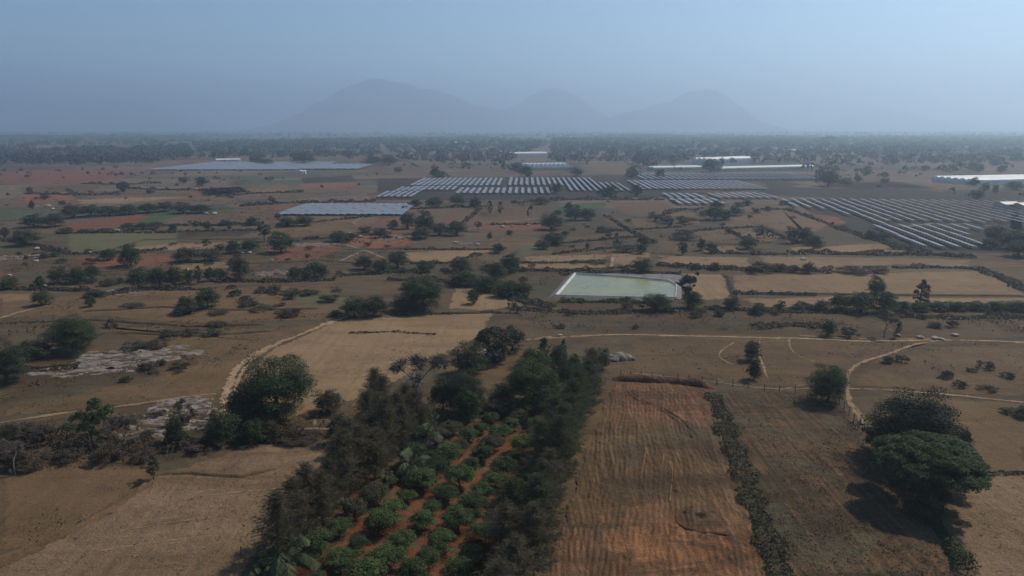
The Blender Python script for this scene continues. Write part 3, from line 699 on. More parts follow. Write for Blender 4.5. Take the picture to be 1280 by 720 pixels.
def bare_tree(P, W_, H_, label, name='bare_tree', bm='palebark', tm='twig'):
    s = len(BARE) % 3
    if s not in BARE or len(BARE) < 3:
        s = len(BARE); b, t = bare_proto(40 + s)
        V = np.concatenate(b.V + t.V); ctr = V[:, :2].mean(0); sx = max(np.ptp(V[:, 0]), np.ptp(V[:, 1])); sz = V[:, 2].max()
        ms = []
        for q, nm in ((b, 'trunk'), (t, 'twigs_crown')):
            o = mesh(nm, np.concatenate(q.V) / np.array([sx, sx, sz]), q.F, M[bm]); ms.append(o.data); COL.objects.unlink(o); bpy.data.objects.remove(o)
        BARE[s] = ms
    s = random.randrange(len(BARE))
    r = empty(name, (P[0], P[1], 0), random.uniform(0, 6.28), (W_, W_, H_))
    obj_of('trunk', BARE[s][0], [M[bm]], r); obj_of('crown', BARE[s][1], [M[tm]], r)
    return tag(r, label, 'tree')

# casuarina: straight stem, ascending feathery branches
def casuarina_proto(seed):
    rg = np.random.default_rng(seed); b = MB()
    z = np.linspace(0, 1, 7); b.tube(np.stack([.02 * np.sin(z * 5 + seed), .02 * np.sin(z * 4), z], 1), np.linspace(.022, .003, 7), 5)
    C, D = [], []
    nb = 150
    for i in range(nb):
        z0 = .08 + .89 * (i / nb); th = rg.uniform(0, 6.28); L = .5 * max(.10, 1 - ((z0 - .38) / .64) ** 2) ** .8 * rg.uniform(.45, 1.12)
        el = math.radians(rg.uniform(15, 58)); d = np.array([math.cos(th) * math.cos(el), math.sin(th) * math.cos(el), math.sin(el) * .45])
        p0 = np.array([0, 0, z0]); tip = p0 + d * L
        b.tube([p0, (p0 + tip) / 2 + [0, 0, -.004], tip], [.0045, .003, .0012], 3)
        m = int(30 * (.4 + L / .5)); t = rg.uniform(.12, 1.05, m)
        C.append(p0 + d * (L * t)[:, None] + rg.normal(size=(m, 3)) * np.array([.036, .036, .02])); dd = d + rg.normal(size=(m, 3)) * .6 + np.array([0, 0, -.1]); D.append(dd)
    C, D = np.concatenate(C), np.concatenate(D); D /= np.linalg.norm(D, axis=1)[:, None]
    n = len(C); s = np.cross(D, rg.normal(size=(n, 3))); s /= np.linalg.norm(s, axis=1)[:, None]
    L = rg.uniform(.05, .11, n)[:, None]; wd = rg.uniform(.006, .012, n)[:, None]; D2 = D * np.array([1, 1, .45])
    V = np.stack([C - D2 * L * .5 - s * wd * .5, C - D2 * L * .5 + s * wd * .5, C + D2 * L * .5 + s * wd * .2, C + D2 * L * .5 - s * wd * .2], 1).reshape(-1, 3)
    oc = mesh('crown', V, np.arange(4 * n).reshape(n, 4), M['ca']); ot = b.build('trunk', M['palebark'])
    d_ = (oc.data, ot.data)
    for o in (oc, ot): bpy.data.objects.remove(o)
    return d_
CAS = [casuarina_proto(s) for s in (3, 5, 8, 13)]
def casuarina(P, W_, H_, label, lm='ca', group=None):
    c, t = CAS[random.randrange(4)]
    r = empty('casuarina_tree', (P[0], P[1], 0), random.uniform(0, 6.28), (W_, W_, H_))
    obj_of('crown', c, [M[lm]], r); obj_of('trunk', t, [M['palebark']], r)
    return tag(r, label, 'tree', group)

def palm(P, H_, L, label, name='palm_tree', nf=15, wide=.05, trunk=True):
    rg = np.random.default_rng(int(abs(P[0] * 97 + P[1] * 13)) % 9999)
    r = empty(name, (P[0], P[1], 0), rg.uniform(0, 6))
    b = MB(); b.tube([(0, 0, -.05), (.1, .05, H_ * .5), (.12, .1, H_)], [.2, .16, .13], 7); b.build('trunk', M['palebark'], r)
    Vs = []; fb = MB()
    for i in range(nf):
        th = i * 2.399 + rg.uniform(-.2, .2); el = math.radians(rg.uniform(22, 82)); lr = L * rg.uniform(.8, 1.1)
        t = np.linspace(0, 1, 9); hx = lr * t * math.cos(el) * (1 - .12 * t); hz = lr * (t * math.sin(el) - (.55 + .35 * math.cos(el)) * t ** 2)
        ax = np.stack([hx * math.cos(th) + .12, hx * math.sin(th) + .1, hz + H_], 1)
        fb.tube(ax, np.linspace(.035, .01, 9), 3)
        s = np.array([-math.sin(th), math.cos(th), 0]); T = np.gradient(ax, axis=0); T /= np.linalg.norm(T, axis=1)[:, None]
        for q in np.linspace(.1, .98, 26 if wide < .1 else 9):
            k = q * 8; j = min(int(k), 7); p = ax[j] + (ax[j + 1] - ax[j]) * (k - j); tt = T[j]
            ll = lr * (.24 if wide < .1 else .17) * math.sin(math.pi * (.12 + .8 * q))
            for sg in (1, -1):
                d = s * sg * .8 + tt * .5 + np.array([0, 0, -.45 + rg.uniform(-.15, .15)]); d /= np.linalg.norm(d)
                Vs.append([p, p + tt * wide * L * .5, p + d * ll + tt * wide * L * .2, p + d * ll * .98])
    V = np.array(Vs).reshape(-1, 3); o = mesh('crown', V, np.arange(len(V)).reshape(-1, 4), M['pa'], r); fb.build('frond_rib', M['pa'], o)
    return tag(r, label, 'palm' if name == 'palm_tree' else 'banana plant')

# ------------------------------------------------------------------ placing plants by the outline they have in the photograph
def lod_of(wpx): return 'hi' if wpx > 52 else 'mid' if wpx > 21 else 'lo'
def fit_bush(x0, y0, x1, y1):
    xc, yc = (x0 + x1) / 2, (y0 + y1) / 2
    for _ in range(4):
        P = G(xc, yc); zc = depth(P); s = zc / F_PX
        al = math.atan2(H_CAM, P[1]); a_ = (x1 - x0) / 2 * s; B = (y1 - y0) / 2 * s
        h2 = math.sqrt(max(B * B - (a_ * math.sin(al)) ** 2, (.45 * B) ** 2)); yc = (y0 + y1) / 2 + h2 / s * .92
    return G(xc, yc), 2 * a_, 2 * h2 / math.cos(al)
def fit_tree(x0, y0, x1, y1):
    P = G((x0 + x1) / 2, y1); s = depth(P) / F_PX; al = math.atan2(H_CAM, P[1]); W_ = (x1 - x0) * s
    h = ztop(P, y0) - W_ / 2 * math.tan(al) * .35
    return P, W_, max(h, .5 * W_)
LAND = [(770, 362, 'the farm pond'), (612, 260, 'the two slim poplars'), (622, 260, 'the two slim poplars'), (725, 259, 'the bright green plot'), (160, 450, 'the pale rock outcrop'), (315, 445, 'the winding dirt track'),
        (555, 425, 'the big pale stubble field'), (1110, 355, 'the long pale terrace field'), (430, 262, 'the blue-grey solar sheet'), (320, 210, 'the far solar sheet'), (1130, 290, 'the near solar rows'), (860, 245, 'the short solar rows'),
        (960, 210, 'the long white greenhouse'), (684, 209, 'the ridged yellowish greenhouse'), (1240, 225, 'the white arched greenhouse'), (200, 272, 'the small green plot'), (130, 282, 'the red ploughed plot'), (80, 236, 'the far pale plot'),
        (80, 222, 'the red earth patch'), (40, 320, 'the scattered pale boulders'), (340, 340, 'the yellowish rock heap'), (230, 525, 'the gully rocks'), (100, 620, 'the rough brown field'), (260, 640, 'the smooth tan slope'),
        (1075, 340, 'the white stone heap'), (1100, 425, 'the long cross track'), (930, 292, 'the terraced brown plots'), (705, 325, 'the double tan strips'), (440, 308, 'the pale fork in the track'), (190, 250, 'the pale far strip'),
        (560, 268, 'the brown plot by the poplars'), (870, 357, 'the small tan plot by the pond'), (540, 237, 'the left solar rows'), (1262, 256, 'the far pale house'), (30, 385, 'the pale field corner'), (1280, 600, 'the pale corner field'), (640, 300, 'the pale green plot'),
        (250, 305, 'the narrow tan strip'), (540, 320, 'the curved tan plot'), (930, 460, 'the rough grazing ground'), (780, 300, 'the narrow brown terraces')]
AUTO = []
def auto(o, desc, cat, px, py, group=None):
    tag(o, None, cat, group); AUTO.append((o, desc, px, py)); return o
ORD = ['nearest', 'second nearest', 'third nearest', 'fourth nearest', 'fifth nearest', 'sixth nearest', 'seventh nearest', 'eighth nearest', 'ninth nearest', 'tenth nearest', 'eleventh nearest', 'twelfth nearest', 'thirteenth nearest', 'fourteenth nearest', 'fifteenth nearest'] + [f'{w_} nearest' for w_ in ('sixteenth', 'seventeenth', 'eighteenth', 'nineteenth', 'twentieth', 'twenty-first', 'twenty-second', 'twenty-third', 'twenty-fourth', 'twenty-fifth')]
def finish_labels():
    grp = {}
    for o, desc, px, py in AUTO:
        d, lx, ly, ph = min((math.hypot(px - lx, 2.2 * (py - ly)), lx, ly, ph) for lx, ly, ph in LAND)
        dx, dy = px - lx, 2.2 * (py - ly)
        rel = ('right of' if dx > 0 else 'left of') if abs(dx) > abs(dy) else ('behind' if dy < 0 else 'in front of')
        grp.setdefault((desc, rel, ph), []).append((d, o))
    for (desc, rel, ph), L in grp.items():
        L.sort(key=lambda t: t[0])
        for i, (d, o) in enumerate(L):
            o['label'] = f'{desc} {rel} {ph}' if len(L) == 1 else f'{desc}, {ORD[min(i, 24)]} {rel} {ph}'
KN = {'dome': ('broadleaf_tree', 'tree'), 'open': ('open_crowned_tree', 'tree'), 'umbrella': ('acacia_tree', 'tree'), 'poplar': ('poplar_tree', 'tree'), 'scrub': ('dry_bush', 'bush')}
CW = {'dk': 'dark green', 'vd': 'dark green', 'gr': 'green', 'br': 'bright green', 'ol': 'olive', 'dr': 'dry brown', 'ye': 'yellowish'}
def put(kind, lm, x0, y0, x1, y1, label=None, tree=False, bark='bark'):
    P, W_, H_ = (fit_tree if tree else fit_bush)(x0, y0, x1, y1)
    nm, ct = KN[kind]
    if kind == 'dome' and not tree and H_ < 3.4: nm, ct = 'round_bush', 'bush'
    o = plant(nm, kind, lod_of(x1 - x0), lm, P, W_, H_, bark=bark)
    if label: return tag(o, label, ct)
    sz = 'tall' if H_ > 8 else 'broad' if W_ > 9 else 'small' if W_ < 4 else 'middling'
    kd = {'dome': 'round tree' if ct == 'tree' else 'round bush', 'open': 'loose-crowned tree', 'umbrella': 'spreading acacia', 'poplar': 'slim upright tree', 'scrub': 'scrubby bush'}[kind]
    return auto(o, f'{sz} {CW[lm]} {kd}', ct, (x0 + x1) / 2, (y0 + y1) / 2)

# near and named trees
put('umbrella', 'gr', 1092, 541, 1222, 640, 'big spreading tree with feathery green crown at the edge of the weedy field')
put('dome', 'vd', 1080, 489, 1203, 586, 'big very dark dense tree standing behind the spreading feathery tree')
put('open', 'ol', 1075, 530, 1115, 566, 'small pale-leaved bush tucked against the very dark dense tree')
put('dome', 'dk', 1192, 535, 1214, 566, 'small dark bush on the far side of the very dark dense tree')
put('dome', 'gr', 1008, 457, 1061, 506, 'round green tree at the fence corner beside the forking path')
put('dome', 'dk', 292, 443, 398, 530, 'large dark tree beside the winding dirt track')
put('dome', 'dk', 280, 486, 330, 532, 'dark low tree joined to the near side of the large trackside tree')
put('dome', 'ol', 392, 484, 430, 518, 'rounded olive bush on the pale field beside the large trackside tree')
put('dome', 'gr', 497, 344, 560, 391, 'large round green tree at the far edge of the big pale field')
put('dome', 'dk', 425, 371, 462, 398, 'dark bushy tree at the start of the winding track')
put('dome', 'dk', 452, 369, 486, 397, 'dark bushy tree between the track head and the large round field-edge tree')
put('dome', 'gr', 486, 370, 524, 391, 'low green tree tucked against the large round field-edge tree')
put('dome', 'gr', 582, 361, 600, 381, 'lone round bush on the small reddish plot')
put('dome', 'gr', 58, 395, 127, 443, 'large round tree standing above the pale rock outcrop')
put('dome', 'dk', -20, 424, 36, 482, 'wide dark tree at the photo edge beside the pale rock outcrop')
put('dome', 'ol', 20, 421, 66, 449, 'olive tree between the edge tree and the large outcrop tree')
put('dome', 'dk', 39, 364, 65, 383, 'compact dark tree alone on the pale field corner')
put('dome', 'gr', 106, 369, 121, 384, 'small round bush alone on the brown fallow')
put('dome', 'gr', 242, 359, 278, 386, 'rounded green tree topping the lone clump on the brown fallow')
put('dome', 'dk', 220, 368, 248, 392, 'dark tree joined to the rounded tree of the lone clump')
put('dome', 'ol', 215, 379, 247, 394, 'low olive bush at the foot of the lone clump')
put('open', 'gr', 92, 496, 144, 560, 'thin green tree with a visible trunk above the gully', tree=True)
put('open', 'ol', 180, 571, 205, 600, 'small lone tree at the corner of the rough brown field', tree=True)
put('umbrella', 'ol', 594, 405, 641, 452, 'airy olive acacia with a bare pale trunk beside the farm shed', tree=True, bark='palebark')
put('dome', 'dk', 622, 408, 658, 441, 'dark egg-shaped tree beside the airy acacia')
put('dome', 'dk', 563, 428, 612, 470, 'dark spreading tree at the corner of the farmyard')
put('dome', 'gr', 628, 446, 706, 512, 'big leafy green tree in the middle of the farmyard grove')
put('dome', 'gr', 646, 432, 690, 470, 'green tree behind the big farmyard tree')
put('poplar', 'gr', 670, 424, 690, 462, 'pointed green tree rising behind the farmyard grove')
put('poplar', 'gr', 698, 426, 710, 456, 'slender pointed tree at the end of the farmyard grove')
put('dome', 'dk', 684, 430, 712, 466, 'dark tree between the two pointed farmyard trees')
put('dome', 'gr', 706, 440, 728, 470, 'small green tree behind the casuarina windbreak')
put('dome', 'dk', 692, 452, 724, 492, 'dark leafy tree against the casuarina windbreak')
put('dome', 'dk', 742, 435, 764, 463, 'dark shrub beside the hay heap')
put('dome', 'dk', 556, 464, 610, 520, 'dark round tree on the orchard side of the farmyard')
put('dome', 'dk', 536, 470, 572, 516, 'dark tree next to the leafless tree')
put('dome', 'gr', 568, 488, 604, 532, 'leafy green tree at the head of the orchard rows')
put('dome', 'dk', 664, 484, 706, 528, 'dark tree at the far end of the outer orchard row')
put('dome', 'dk', 606, 478, 650, 512, 'low dark tree at the inner end of the farmyard')
put('scrub', 'dr', 468, 480, 510, 528, 'brown dry bush below the leafless tree')
put('scrub', 'dr', 455, 500, 490, 536, 'brown dry bush at the edge of the big pale field')
put('dome', 'dk', 505, 505, 545, 548, 'dark tree below the leafless tree in the windbreak')
put('dome', 'dk', 206, 521, 234, 560, 'dark green bush among the gully rocks')
put('dome', 'dk', 300, 522, 334, 556, 'dark bush in the shade strip below the large trackside tree')
put('dome', 'dk', 258, 515, 302, 556, 'dark bushy tree between gully rocks and trackside tree')
put('dome', 'ol', 330, 526, 352, 551, 'olive bush by the short path below the trackside tree')
put('dome', 'dk', 408, 516, 440, 556, 'dark bush at the near corner of the big pale field')
put('scrub', 'dr', 40, 522, 72, 556, 'grey dry bush in the gully beside the thin green tree')
put('dome', 'ol', 0, 528, 28, 552, 'olive bush at the photo edge of the gully')
put('scrub', 'dr', 20, 552, 66, 588, 'grey brown thicket above the rough brown field')
put('scrub', 'dr', 66, 552, 106, 580, 'grey brown thicket below the thin green tree')
put('scrub', 'dr', 110, 548, 150, 582, 'dry thicket in the gully below the cattle path')
put('scrub', 'dr', 160, 556, 196, 578, 'dry thicket beside the small lone tree')
put('scrub', 'dr', 234, 540, 280, 566, 'low dry thicket at the upper rim of the tan slope')
put('scrub', 'dr', 345, 530, 400, 556, 'dry hedge thicket along the short path')
put('scrub', 'dr', -10, 548, 24, 590, 'leafless grey thicket at the photo edge above the rough brown field')
put('poplar', 'ol', 1138, 349, 1162, 384, 'slim loose-leaved tree alone on the long pale terrace', tree=True)
put('dome', 'ol', 1082, 344, 1106, 375, 'tall pale-green tree rising above the dark terrace clump')
put('dome', 'dk', 1034, 366, 1064, 390, 'dark low tree at one end of the terrace clump')
put('dome', 'dk', 1056, 363, 1096, 392, 'dark broad tree in the middle of the terrace clump')
put('dome', 'dk', 1088, 364, 1123, 393, 'dark round tree at the solitary-tree end of the terrace clump')
put('dome', 'ol', 1017, 374, 1036, 390, 'olive bush at the tip of the terrace clump')
put('dome', 'dk', 1026, 399, 1047, 421, 'small dark round tree beside the leafless tree on the grazing ground')
put('scrub', 'ol', 1049, 404, 1074, 423, 'greyish dry bush between the small dark tree and the leafless tree')
put('dome', 'ol', 928, 426, 952, 452, 'olive bush at the far end of the short scrub strip', )
put('dome', 'dk', 932, 446, 952, 476, 'dark bush at the near end of the short scrub strip')
put('dome', 'dk', 801, 366, 839, 390, 'dark bushy tree on the near bank of the farm pond')
put('open', 'dk', 846, 338, 872, 386, 'tall dark tree at the far corner of the farm pond', tree=True)
put('dome', 'dk', 852, 364, 880, 386, 'dark bush at the corner of the farm pond')
for i_, (xa, ya, xb, yb) in enumerate([(494, 443, 552, 508)]):
    P_, W_, H_ = fit_tree(xa, ya, xb, yb); bare_tree(P_, W_ * 1.55, H_ * 1.15, 'leafless grey-brown tree with a fine fan of twigs above the windbreak')
for (xa, ya, xb, yb, lb) in [(1090, 390, 1120, 422, 'leafless tree with twisted trunk beside the long cross track'), (134, 512, 178, 556, 'leafless tree in the gully beside the thin green tree'), (212, 498, 238, 532, 'small leafless tree standing on the gully rocks'),
                             (2, 545, 36, 594, 'leafless tree at the corner of the rough brown field'), (136, 396, 148, 416, 'tiny leafless tree beside the large outcrop tree'), (660, 255, 668, 274, 'thin leafless tree near the two slim poplars')]:
    P_, W_, H_ = fit_tree(xa, ya, xb, yb); bare_tree(P_, W_, H_, lb)
put('poplar', 'gr', 608, 251, 617, 267, 'slim poplar on the brown plot, the left one of the two', tree=True)
put('poplar', 'gr', 621, 252, 630, 268, 'slim poplar on the brown plot, the right one of the two', tree=True)

# the many mid-distance trees and bushes: kind, leaf, outline in the photograph
MID = '''d dk 14 285 50 308|d dk 0 283 14 298|d gr 26 267 60 285|d dk 55 266 84 284|d dk 76 254 108 273|d dk 100 256 128 271|d gr 122 257 152 270|d dk 146 255 176 269|d gr 170 253 200 267|d dk 194 252 220 265|d gr 214 252 244 267|d dk 236 255 266 267
d ol 73 283 92 292|s ol 96 283 118 291|s ol 116 283 140 291|d dk 150 278 172 288|d gr 168 277 190 287|d dk 186 276 204 286|d dk 124 311 146 326|d gr 147 304 180 334|s dr 104 318 126 330|d gr 42 344 58 361|d dk 60 333 88 355|d gr 84 334 112 355|d dk 104 330 126 350|s dr 120 344 146 358
d dk 158 334 190 362|d gr 186 334 212 360|d dk 208 332 230 360|d gr 226 336 246 355|p gr 243 332 255 355|d gr 254 333 270 352|d gr 266 334 284 351|d dk 286 322 316 350|d gr 0 346 24 362|s dr 106 358 136 372|d dk 358 333 376 350|d dk 374 335 394 350|d gr 384 326 402 346|d dk 394 330 412 346
d dk 216 307 254 328|d dk 250 311 278 327|o gr 251 297 266 312|d dk 280 300 304 317|d dk 300 298 324 316|o ol 317 278 344 302|d dk 334 289 369 317|d ol 343 265 352 275|d dk 346 270 372 284|d gr 368 270 394 283|d dk 210 279 222 290|o gr 240 276 250 289|d dk 254 275 266 289|d ol 284 279 290 288|d gr 272 274 292 282|d dk 306 270 326 282
d dk 410 287 436 303|d dk 430 290 448 300|d ol 446 282 466 291|d dk 464 284 486 298|d gr 484 274 500 286|d dk 498 266 522 287|d dk 517 263 546 293|d dk 511 284 541 299|d dk 538 277 562 295|d dk 556 276 586 295|o dk 592 276 604 289|d dk 442 319 470 338|d gr 464 322 490 341|d dk 482 314 512 336
d dk 519 325 545 341|d dk 558 321 594 341|d gr 560 336 600 358|d dk 604 328 636 353|d dk 622 316 654 342|d gr 592 344 622 366|d gr 616 348 654 372|d dk 640 352 668 372|d ol 500 350 526 362|d dk 665 246 688 256|d dk 674 265 706 288|d gr 704 252 717 263|d dk 706 256 730 276|d dk 722 260 746 276|d gr 690 262 704 268
d dk 675 290 709 307|d gr 668 300 690 312|d dk 613 303 633 317|d dk 632 287 642 294|d ol 608 290 616 299|s dr 746 279 768 291|d dk 795 293 816 307|s dr 766 302 800 316|d dk 794 304 809 318|d dk 787 322 818 341|s ol 712 322 726 330|s ol 728 322 760 330|d dk 731 303 738 311|s ol 765 296 780 306|d dk 700 288 712 294
d dk 877 256 908 276|d gr 886 250 904 264|d dk 896 260 916 275|d dk 910 256 930 270|d dk 926 249 942 257|d dk 973 250 986 256|d ol 916 252 930 258|s dr 835 281 874 300|d dk 848 301 860 319|d dk 870 297 884 314|d dk 880 302 898 317|d dk 923 296 946 312|p dk 932 292 940 302|d dk 980 281 1000 305|d dk 994 284 1018 304
d dk 1004 293 1030 314|s dr 808 262 830 277|s dr 824 264 846 280|s dr 844 266 872 280|s ol 940 280 964 290|d ol 954 257 966 264|d dk 1080 287 1098 299|d gr 1094 289 1114 301|s ol 1108 300 1128 312|s ol 1126 302 1148 313|d gr 1228 282 1256 306|d gr 1246 286 1276 312|d gr 1266 290 1300 314|d dk 1226 296 1246 312|d dk 1256 300 1290 322
s dr 932 322 968 342|d dk 884 327 902 338|d dk 862 328 878 337|d dk 964 328 984 340|d dk 1000 327 1020 342|s dr 1046 328 1084 343|s dr 1080 328 1114 342|d dk 983 330 1002 341|d dk 902 370 926 388|d gr 935 378 960 393|o ol 966 374 984 392|d dk 1118 376 1140 390|d gr 1136 377 1164 390|d dk 1160 376 1186 389|d gr 1182 375 1210 389|d dk 1208 376 1236 389
d gr 1232 375 1262 389|d dk 1256 375 1290 390|s ol 1248 505 1270 518|d dk 1268 507 1292 524|s ol 1222 478 1246 490|s ol 296 366 318 378|s ol 316 358 336 367|d gr 334 355 352 366|s ol 350 357 378 368|s ol 372 358 400 370|s ol 396 364 424 378|d gr 410 386 430 396|s dr 200 407 226 424|s dr 224 406 254 420|s dr 250 407 282 420|s dr 256 398 284 410
s dr 152 422 184 438|s dr 176 420 210 436|s ol 212 447 238 462|s dr 300 372 326 384|s ol 310 380 342 390|s dr 344 382 372 392|s dr 260 384 290 394|s ol 150 376 180 386|s dr 130 400 150 410|d dk 146 226 164 240|d dk 243 220 262 233|d ol 223 221 238 229|o dk 32 233 42 243|d dk 50 240 62 250|d dk 36 250 44 262|d dk 455 195 478 206
d dk 474 193 498 207|d dk 536 206 552 222|d dk 364 189 396 205|d dk 310 194 330 204|d dk 322 197 342 206|d dk 492 208 504 216|d dk 584 246 602 260|d dk 560 244 584 258|d gr 530 246 556 260|d dk 510 248 530 258|d dk 686 228 704 242|d gr 746 234 762 246|d dk 754 230 774 246|d dk 786 230 804 246|d dk 540 212 560 224|d dk 636 202 656 216
d dk 648 206 668 222|d dk 710 208 730 220|d dk 788 190 804 206|d dk 780 208 800 224|d dk 818 210 832 222|d dk 876 198 900 216|d dk 898 196 906 208|d dk 1024 170 1046 180|d dk 1000 190 1014 198|d dk 1020 186 1034 194|d dk 1112 196 1124 206|d dk 1076 208 1090 220|d dk 1066 218 1078 228|d dk 1098 214 1112 222|d gr 1208 202 1222 214|d dk 1218 204 1230 216
d dk 1246 206 1258 216|d dk 1210 221 1224 233|d dk 1226 228 1236 240|d dk 1240 230 1248 242|d gr 1236 198 1252 208|d dk 1150 206 1162 214|d dk 1256 226 1280 238|d dk 1210 236 1230 250|d dk 1100 222 1112 230|d dk 1046 222 1066 232|d dk 1020 212 1050 234|d dk 1134 178 1146 188|d dk 1170 180 1184 190|d dk 1086 192 1100 200|d dk 952 182 966 192'''
for row in MID.split('\n'):
    for it in row.split('|'):
        k_, l_, *q_ = it.split(); q_ = list(map(float, q_))
        l_ = random.choice(['dk', 'dk', 'gr', 'ol']) if l_ == 'dk' else random.choice(['dr', 'ol', 'dr']) if l_ == 'dr' else l_
        put({'d': 'dome', 's': 'scrub', 'o': 'open', 'p': 'poplar'}[k_], l_, *q_, tree=k_ in 'op')

def px_of(P):
    k = F_PX / depth(np.array([P[0], P[1]])); return 640 + P[0] * k, 360 - (P[1] * sp_ - H_CAM * cp) * k
for pts, n_ in [([(0, 318), (330, 300), (520, 298), (420, 345), (300, 352), (0, 358)], 34), ([(480, 335), (600, 322), (715, 340), (640, 378), (520, 350)], 16), ([(620, 382), (850, 374), (1280, 394), (1280, 416), (680, 412)], 22), ([(280, 360), (420, 356), (425, 395), (260, 404)], 14),
                ([(0, 532), (260, 514), (410, 530), (330, 553), (190, 578), (0, 588)], 22), ([(690, 290), (830, 262), (1000, 264), (1000, 316), (700, 318)], 22), ([(1080, 430), (1280, 430), (1280, 500), (1090, 480)], 8), ([(0, 232), (330, 228), (340, 262), (0, 262)], 16), ([(100, 450), (240, 440), (250, 470), (120, 482)], 6)]:
    Q_ = np.array([G(*p) for p in pts]); got = 0
    while got < n_:
        P_ = np.array([random.uniform(Q_[:, 0].min(), Q_[:, 0].max()), random.uniform(Q_[:, 1].min(), Q_[:, 1].max())])
        if not inpoly(P_[None], Q_)[0]: continue
        got += 1; W_ = random.uniform(1.6, 3.2) * (1 + P_[1] / 700); lm = random.choice(['dr', 'dr', 'ol', 'dk']); x_, y_ = px_of(P_)
        kd = random.choice(['scrub', 'scrub', 'dome'])
        o = plant('dry_bush' if kd == 'scrub' else 'round_bush', kd, 'lo', lm, P_, W_, W_ * random.uniform(.45, .75))
        auto(o, f"low {CW[lm].replace('dry ', '')} {'scrubby' if kd == 'scrub' else 'rounded'} shrub", 'bush', x_, y_)

# ------------------------------------------------------------------ windbreaks, orchard, palms
n_ = 0
A_, B_ = G(683, 720), G(758, 490)
d_ = (B_ - A_) / np.hypot(*(B_ - A_)); nr_ = np.array([-d_[1], d_[0]])
EN = ['first', 'second', 'third', 'fourth', 'fifth', 'sixth', 'seventh', 'eighth', 'ninth', 'tenth', 'eleventh', 'twelfth', 'thirteenth', 'fourteenth', 'fifteenth', 'sixteenth', 'seventeenth', 'eighteenth', 'nineteenth', 'twentieth', 'twenty-first', 'twenty-second', 'twenty-third', 'twenty-fourth', 'twenty-fifth', 'twenty-sixth', 'twenty-seventh', 'twenty-eighth', 'twenty-ninth', 'thirtieth', 'thirty-first', 'thirty-second', 'thirty-third', 'thirty-fourth', 'thirty-fifth', 'thirty-sixth', 'thirty-seventh', 'thirty-eighth', 'thirty-ninth', 'fortieth']
L_ = np.hypot(*(B_ - A_)); t_ = -11.0; k_ = 0
while t_ < L_ - 3 and k_ < 26:
    for off in ((2.6,) if t_ > 40 or int(t_) % 2 else (1.8, 4.8)):
        P_ = A_ + d_ * (t_ + random.uniform(-.8, .8)) + nr_ * (off + random.uniform(-.5, .5))
        hh = random.uniform(8.5, 11.5) if t_ > 12 else random.uniform(8, 10)
        casuarina(P_, random.uniform(5.6, 7.6), hh, f'feathery casuarina, {EN[min(k_, 25)]} from the near end of the windbreak along the ploughed strip', 'cg' if (t_ > 16) ^ (random.random() < .2) else 'ca', 'casuarina windbreak along the ploughed strip')
        k_ += 1
    t_ += 5.2
k_ = 0
for (x_, y_) in [(352, 712), (372, 688), (388, 668), (404, 660), (414, 640), (432, 628), (424, 612), (450, 606), (470, 598), (460, 584), (484, 580), (478, 566), (504, 566), (520, 548), (496, 552), (446, 584), (436, 596), (462, 560), (480, 548), (508, 538), (470, 532)]:
    casuarina(G(x_, y_), random.uniform(5.2, 7.4), random.uniform(7.5, 11), f'feathery casuarina, {EN[k_]} from the near end of the windbreak beside the tan slope', 'ca' if random.random() < .75 else 'cg', 'casuarina windbreak beside the tan slope'); k_ += 1
for (x_, y_, h_, l_, lb) in [(360, 712, 2.0, 6.2, 'coconut palm at the near corner of the orchard beside the fence posts'), (514, 596, 1.8, 6.0, 'coconut palm halfway along the inner edge of the orchard'), (534, 562, 1.8, 5.6, 'coconut palm at the upper inner edge of the orchard'), (332, 728, 1.2, 4.2, 'young palm below the coconut palm at the near orchard corner')]:
    palm(G(x_, y_), h_, l_, lb)
for (x_, y_, h_, l_, lb) in [(482, 612, 2.2, 2.4, 'banana plant between the windbreak and the inner orchard row'), (432, 648, 2.0, 2.2, 'banana plant under the windbreak by the near orchard rows'), (545, 540, 2.4, 2.4, 'banana plant beside the upper coconut palm'), (590, 512, 2.2, 2.2, 'banana plant beside the red heap in the farmyard'), (566, 524, 2.2, 2.2, 'banana plant at the head of the inner orchard row')]:
    palm(G(x_, y_), h_, l_, lb, 'banana_plant', 9, .105)

du = np.array([math.sin(math.radians(20.5)), math.cos(math.radians(20.5))]); dv = np.array([du[1], -du[0]])
gA = float(G(540, 622) @ dv); POLY = np.array([G(*p) for p in [(380, 716), (425, 650), (500, 592), (552, 540), (600, 512), (690, 508), (706, 540), (690, 590), (660, 660), (630, 790), (330, 790)]])
rows = []
for r_ in range(-2, 5):
    v0 = gA + (r_ + .5) * 4.6; line = []
    for s_ in np.arange(58, 150, 4.1):
        P_ = du * (s_ + random.uniform(-.35, .35) + (r_ % 2) * 1.6) + dv * (v0 + random.uniform(-.3, .3))
        if inpoly(P_[None], POLY)[0]: line.append(P_)
    rows.append(line)
for ri, line in enumerate([l_ for l_ in rows if l_]):
    for j, P_ in enumerate(line):
        lm = random.choices(['br', 'gr', 'ye', 'ol', 'dk'], [.52, .24, .08, .10, .06])[0]
        W_ = random.choice([random.uniform(4.0, 5.3), random.uniform(3.8, 5.0), random.uniform(2.8, 3.8)])
        o = plant('fruit_tree', 'fruit', 'mid', lm, P_, W_, random.uniform(2.6, 3.7) + (W_ - 4) * .5)
        tag(o, f'bushy fruit tree, {EN[j]} from the near end of the {EN[ri]} orchard row from the palms', 'fruit tree', 'fruit trees in the red soil orchard')

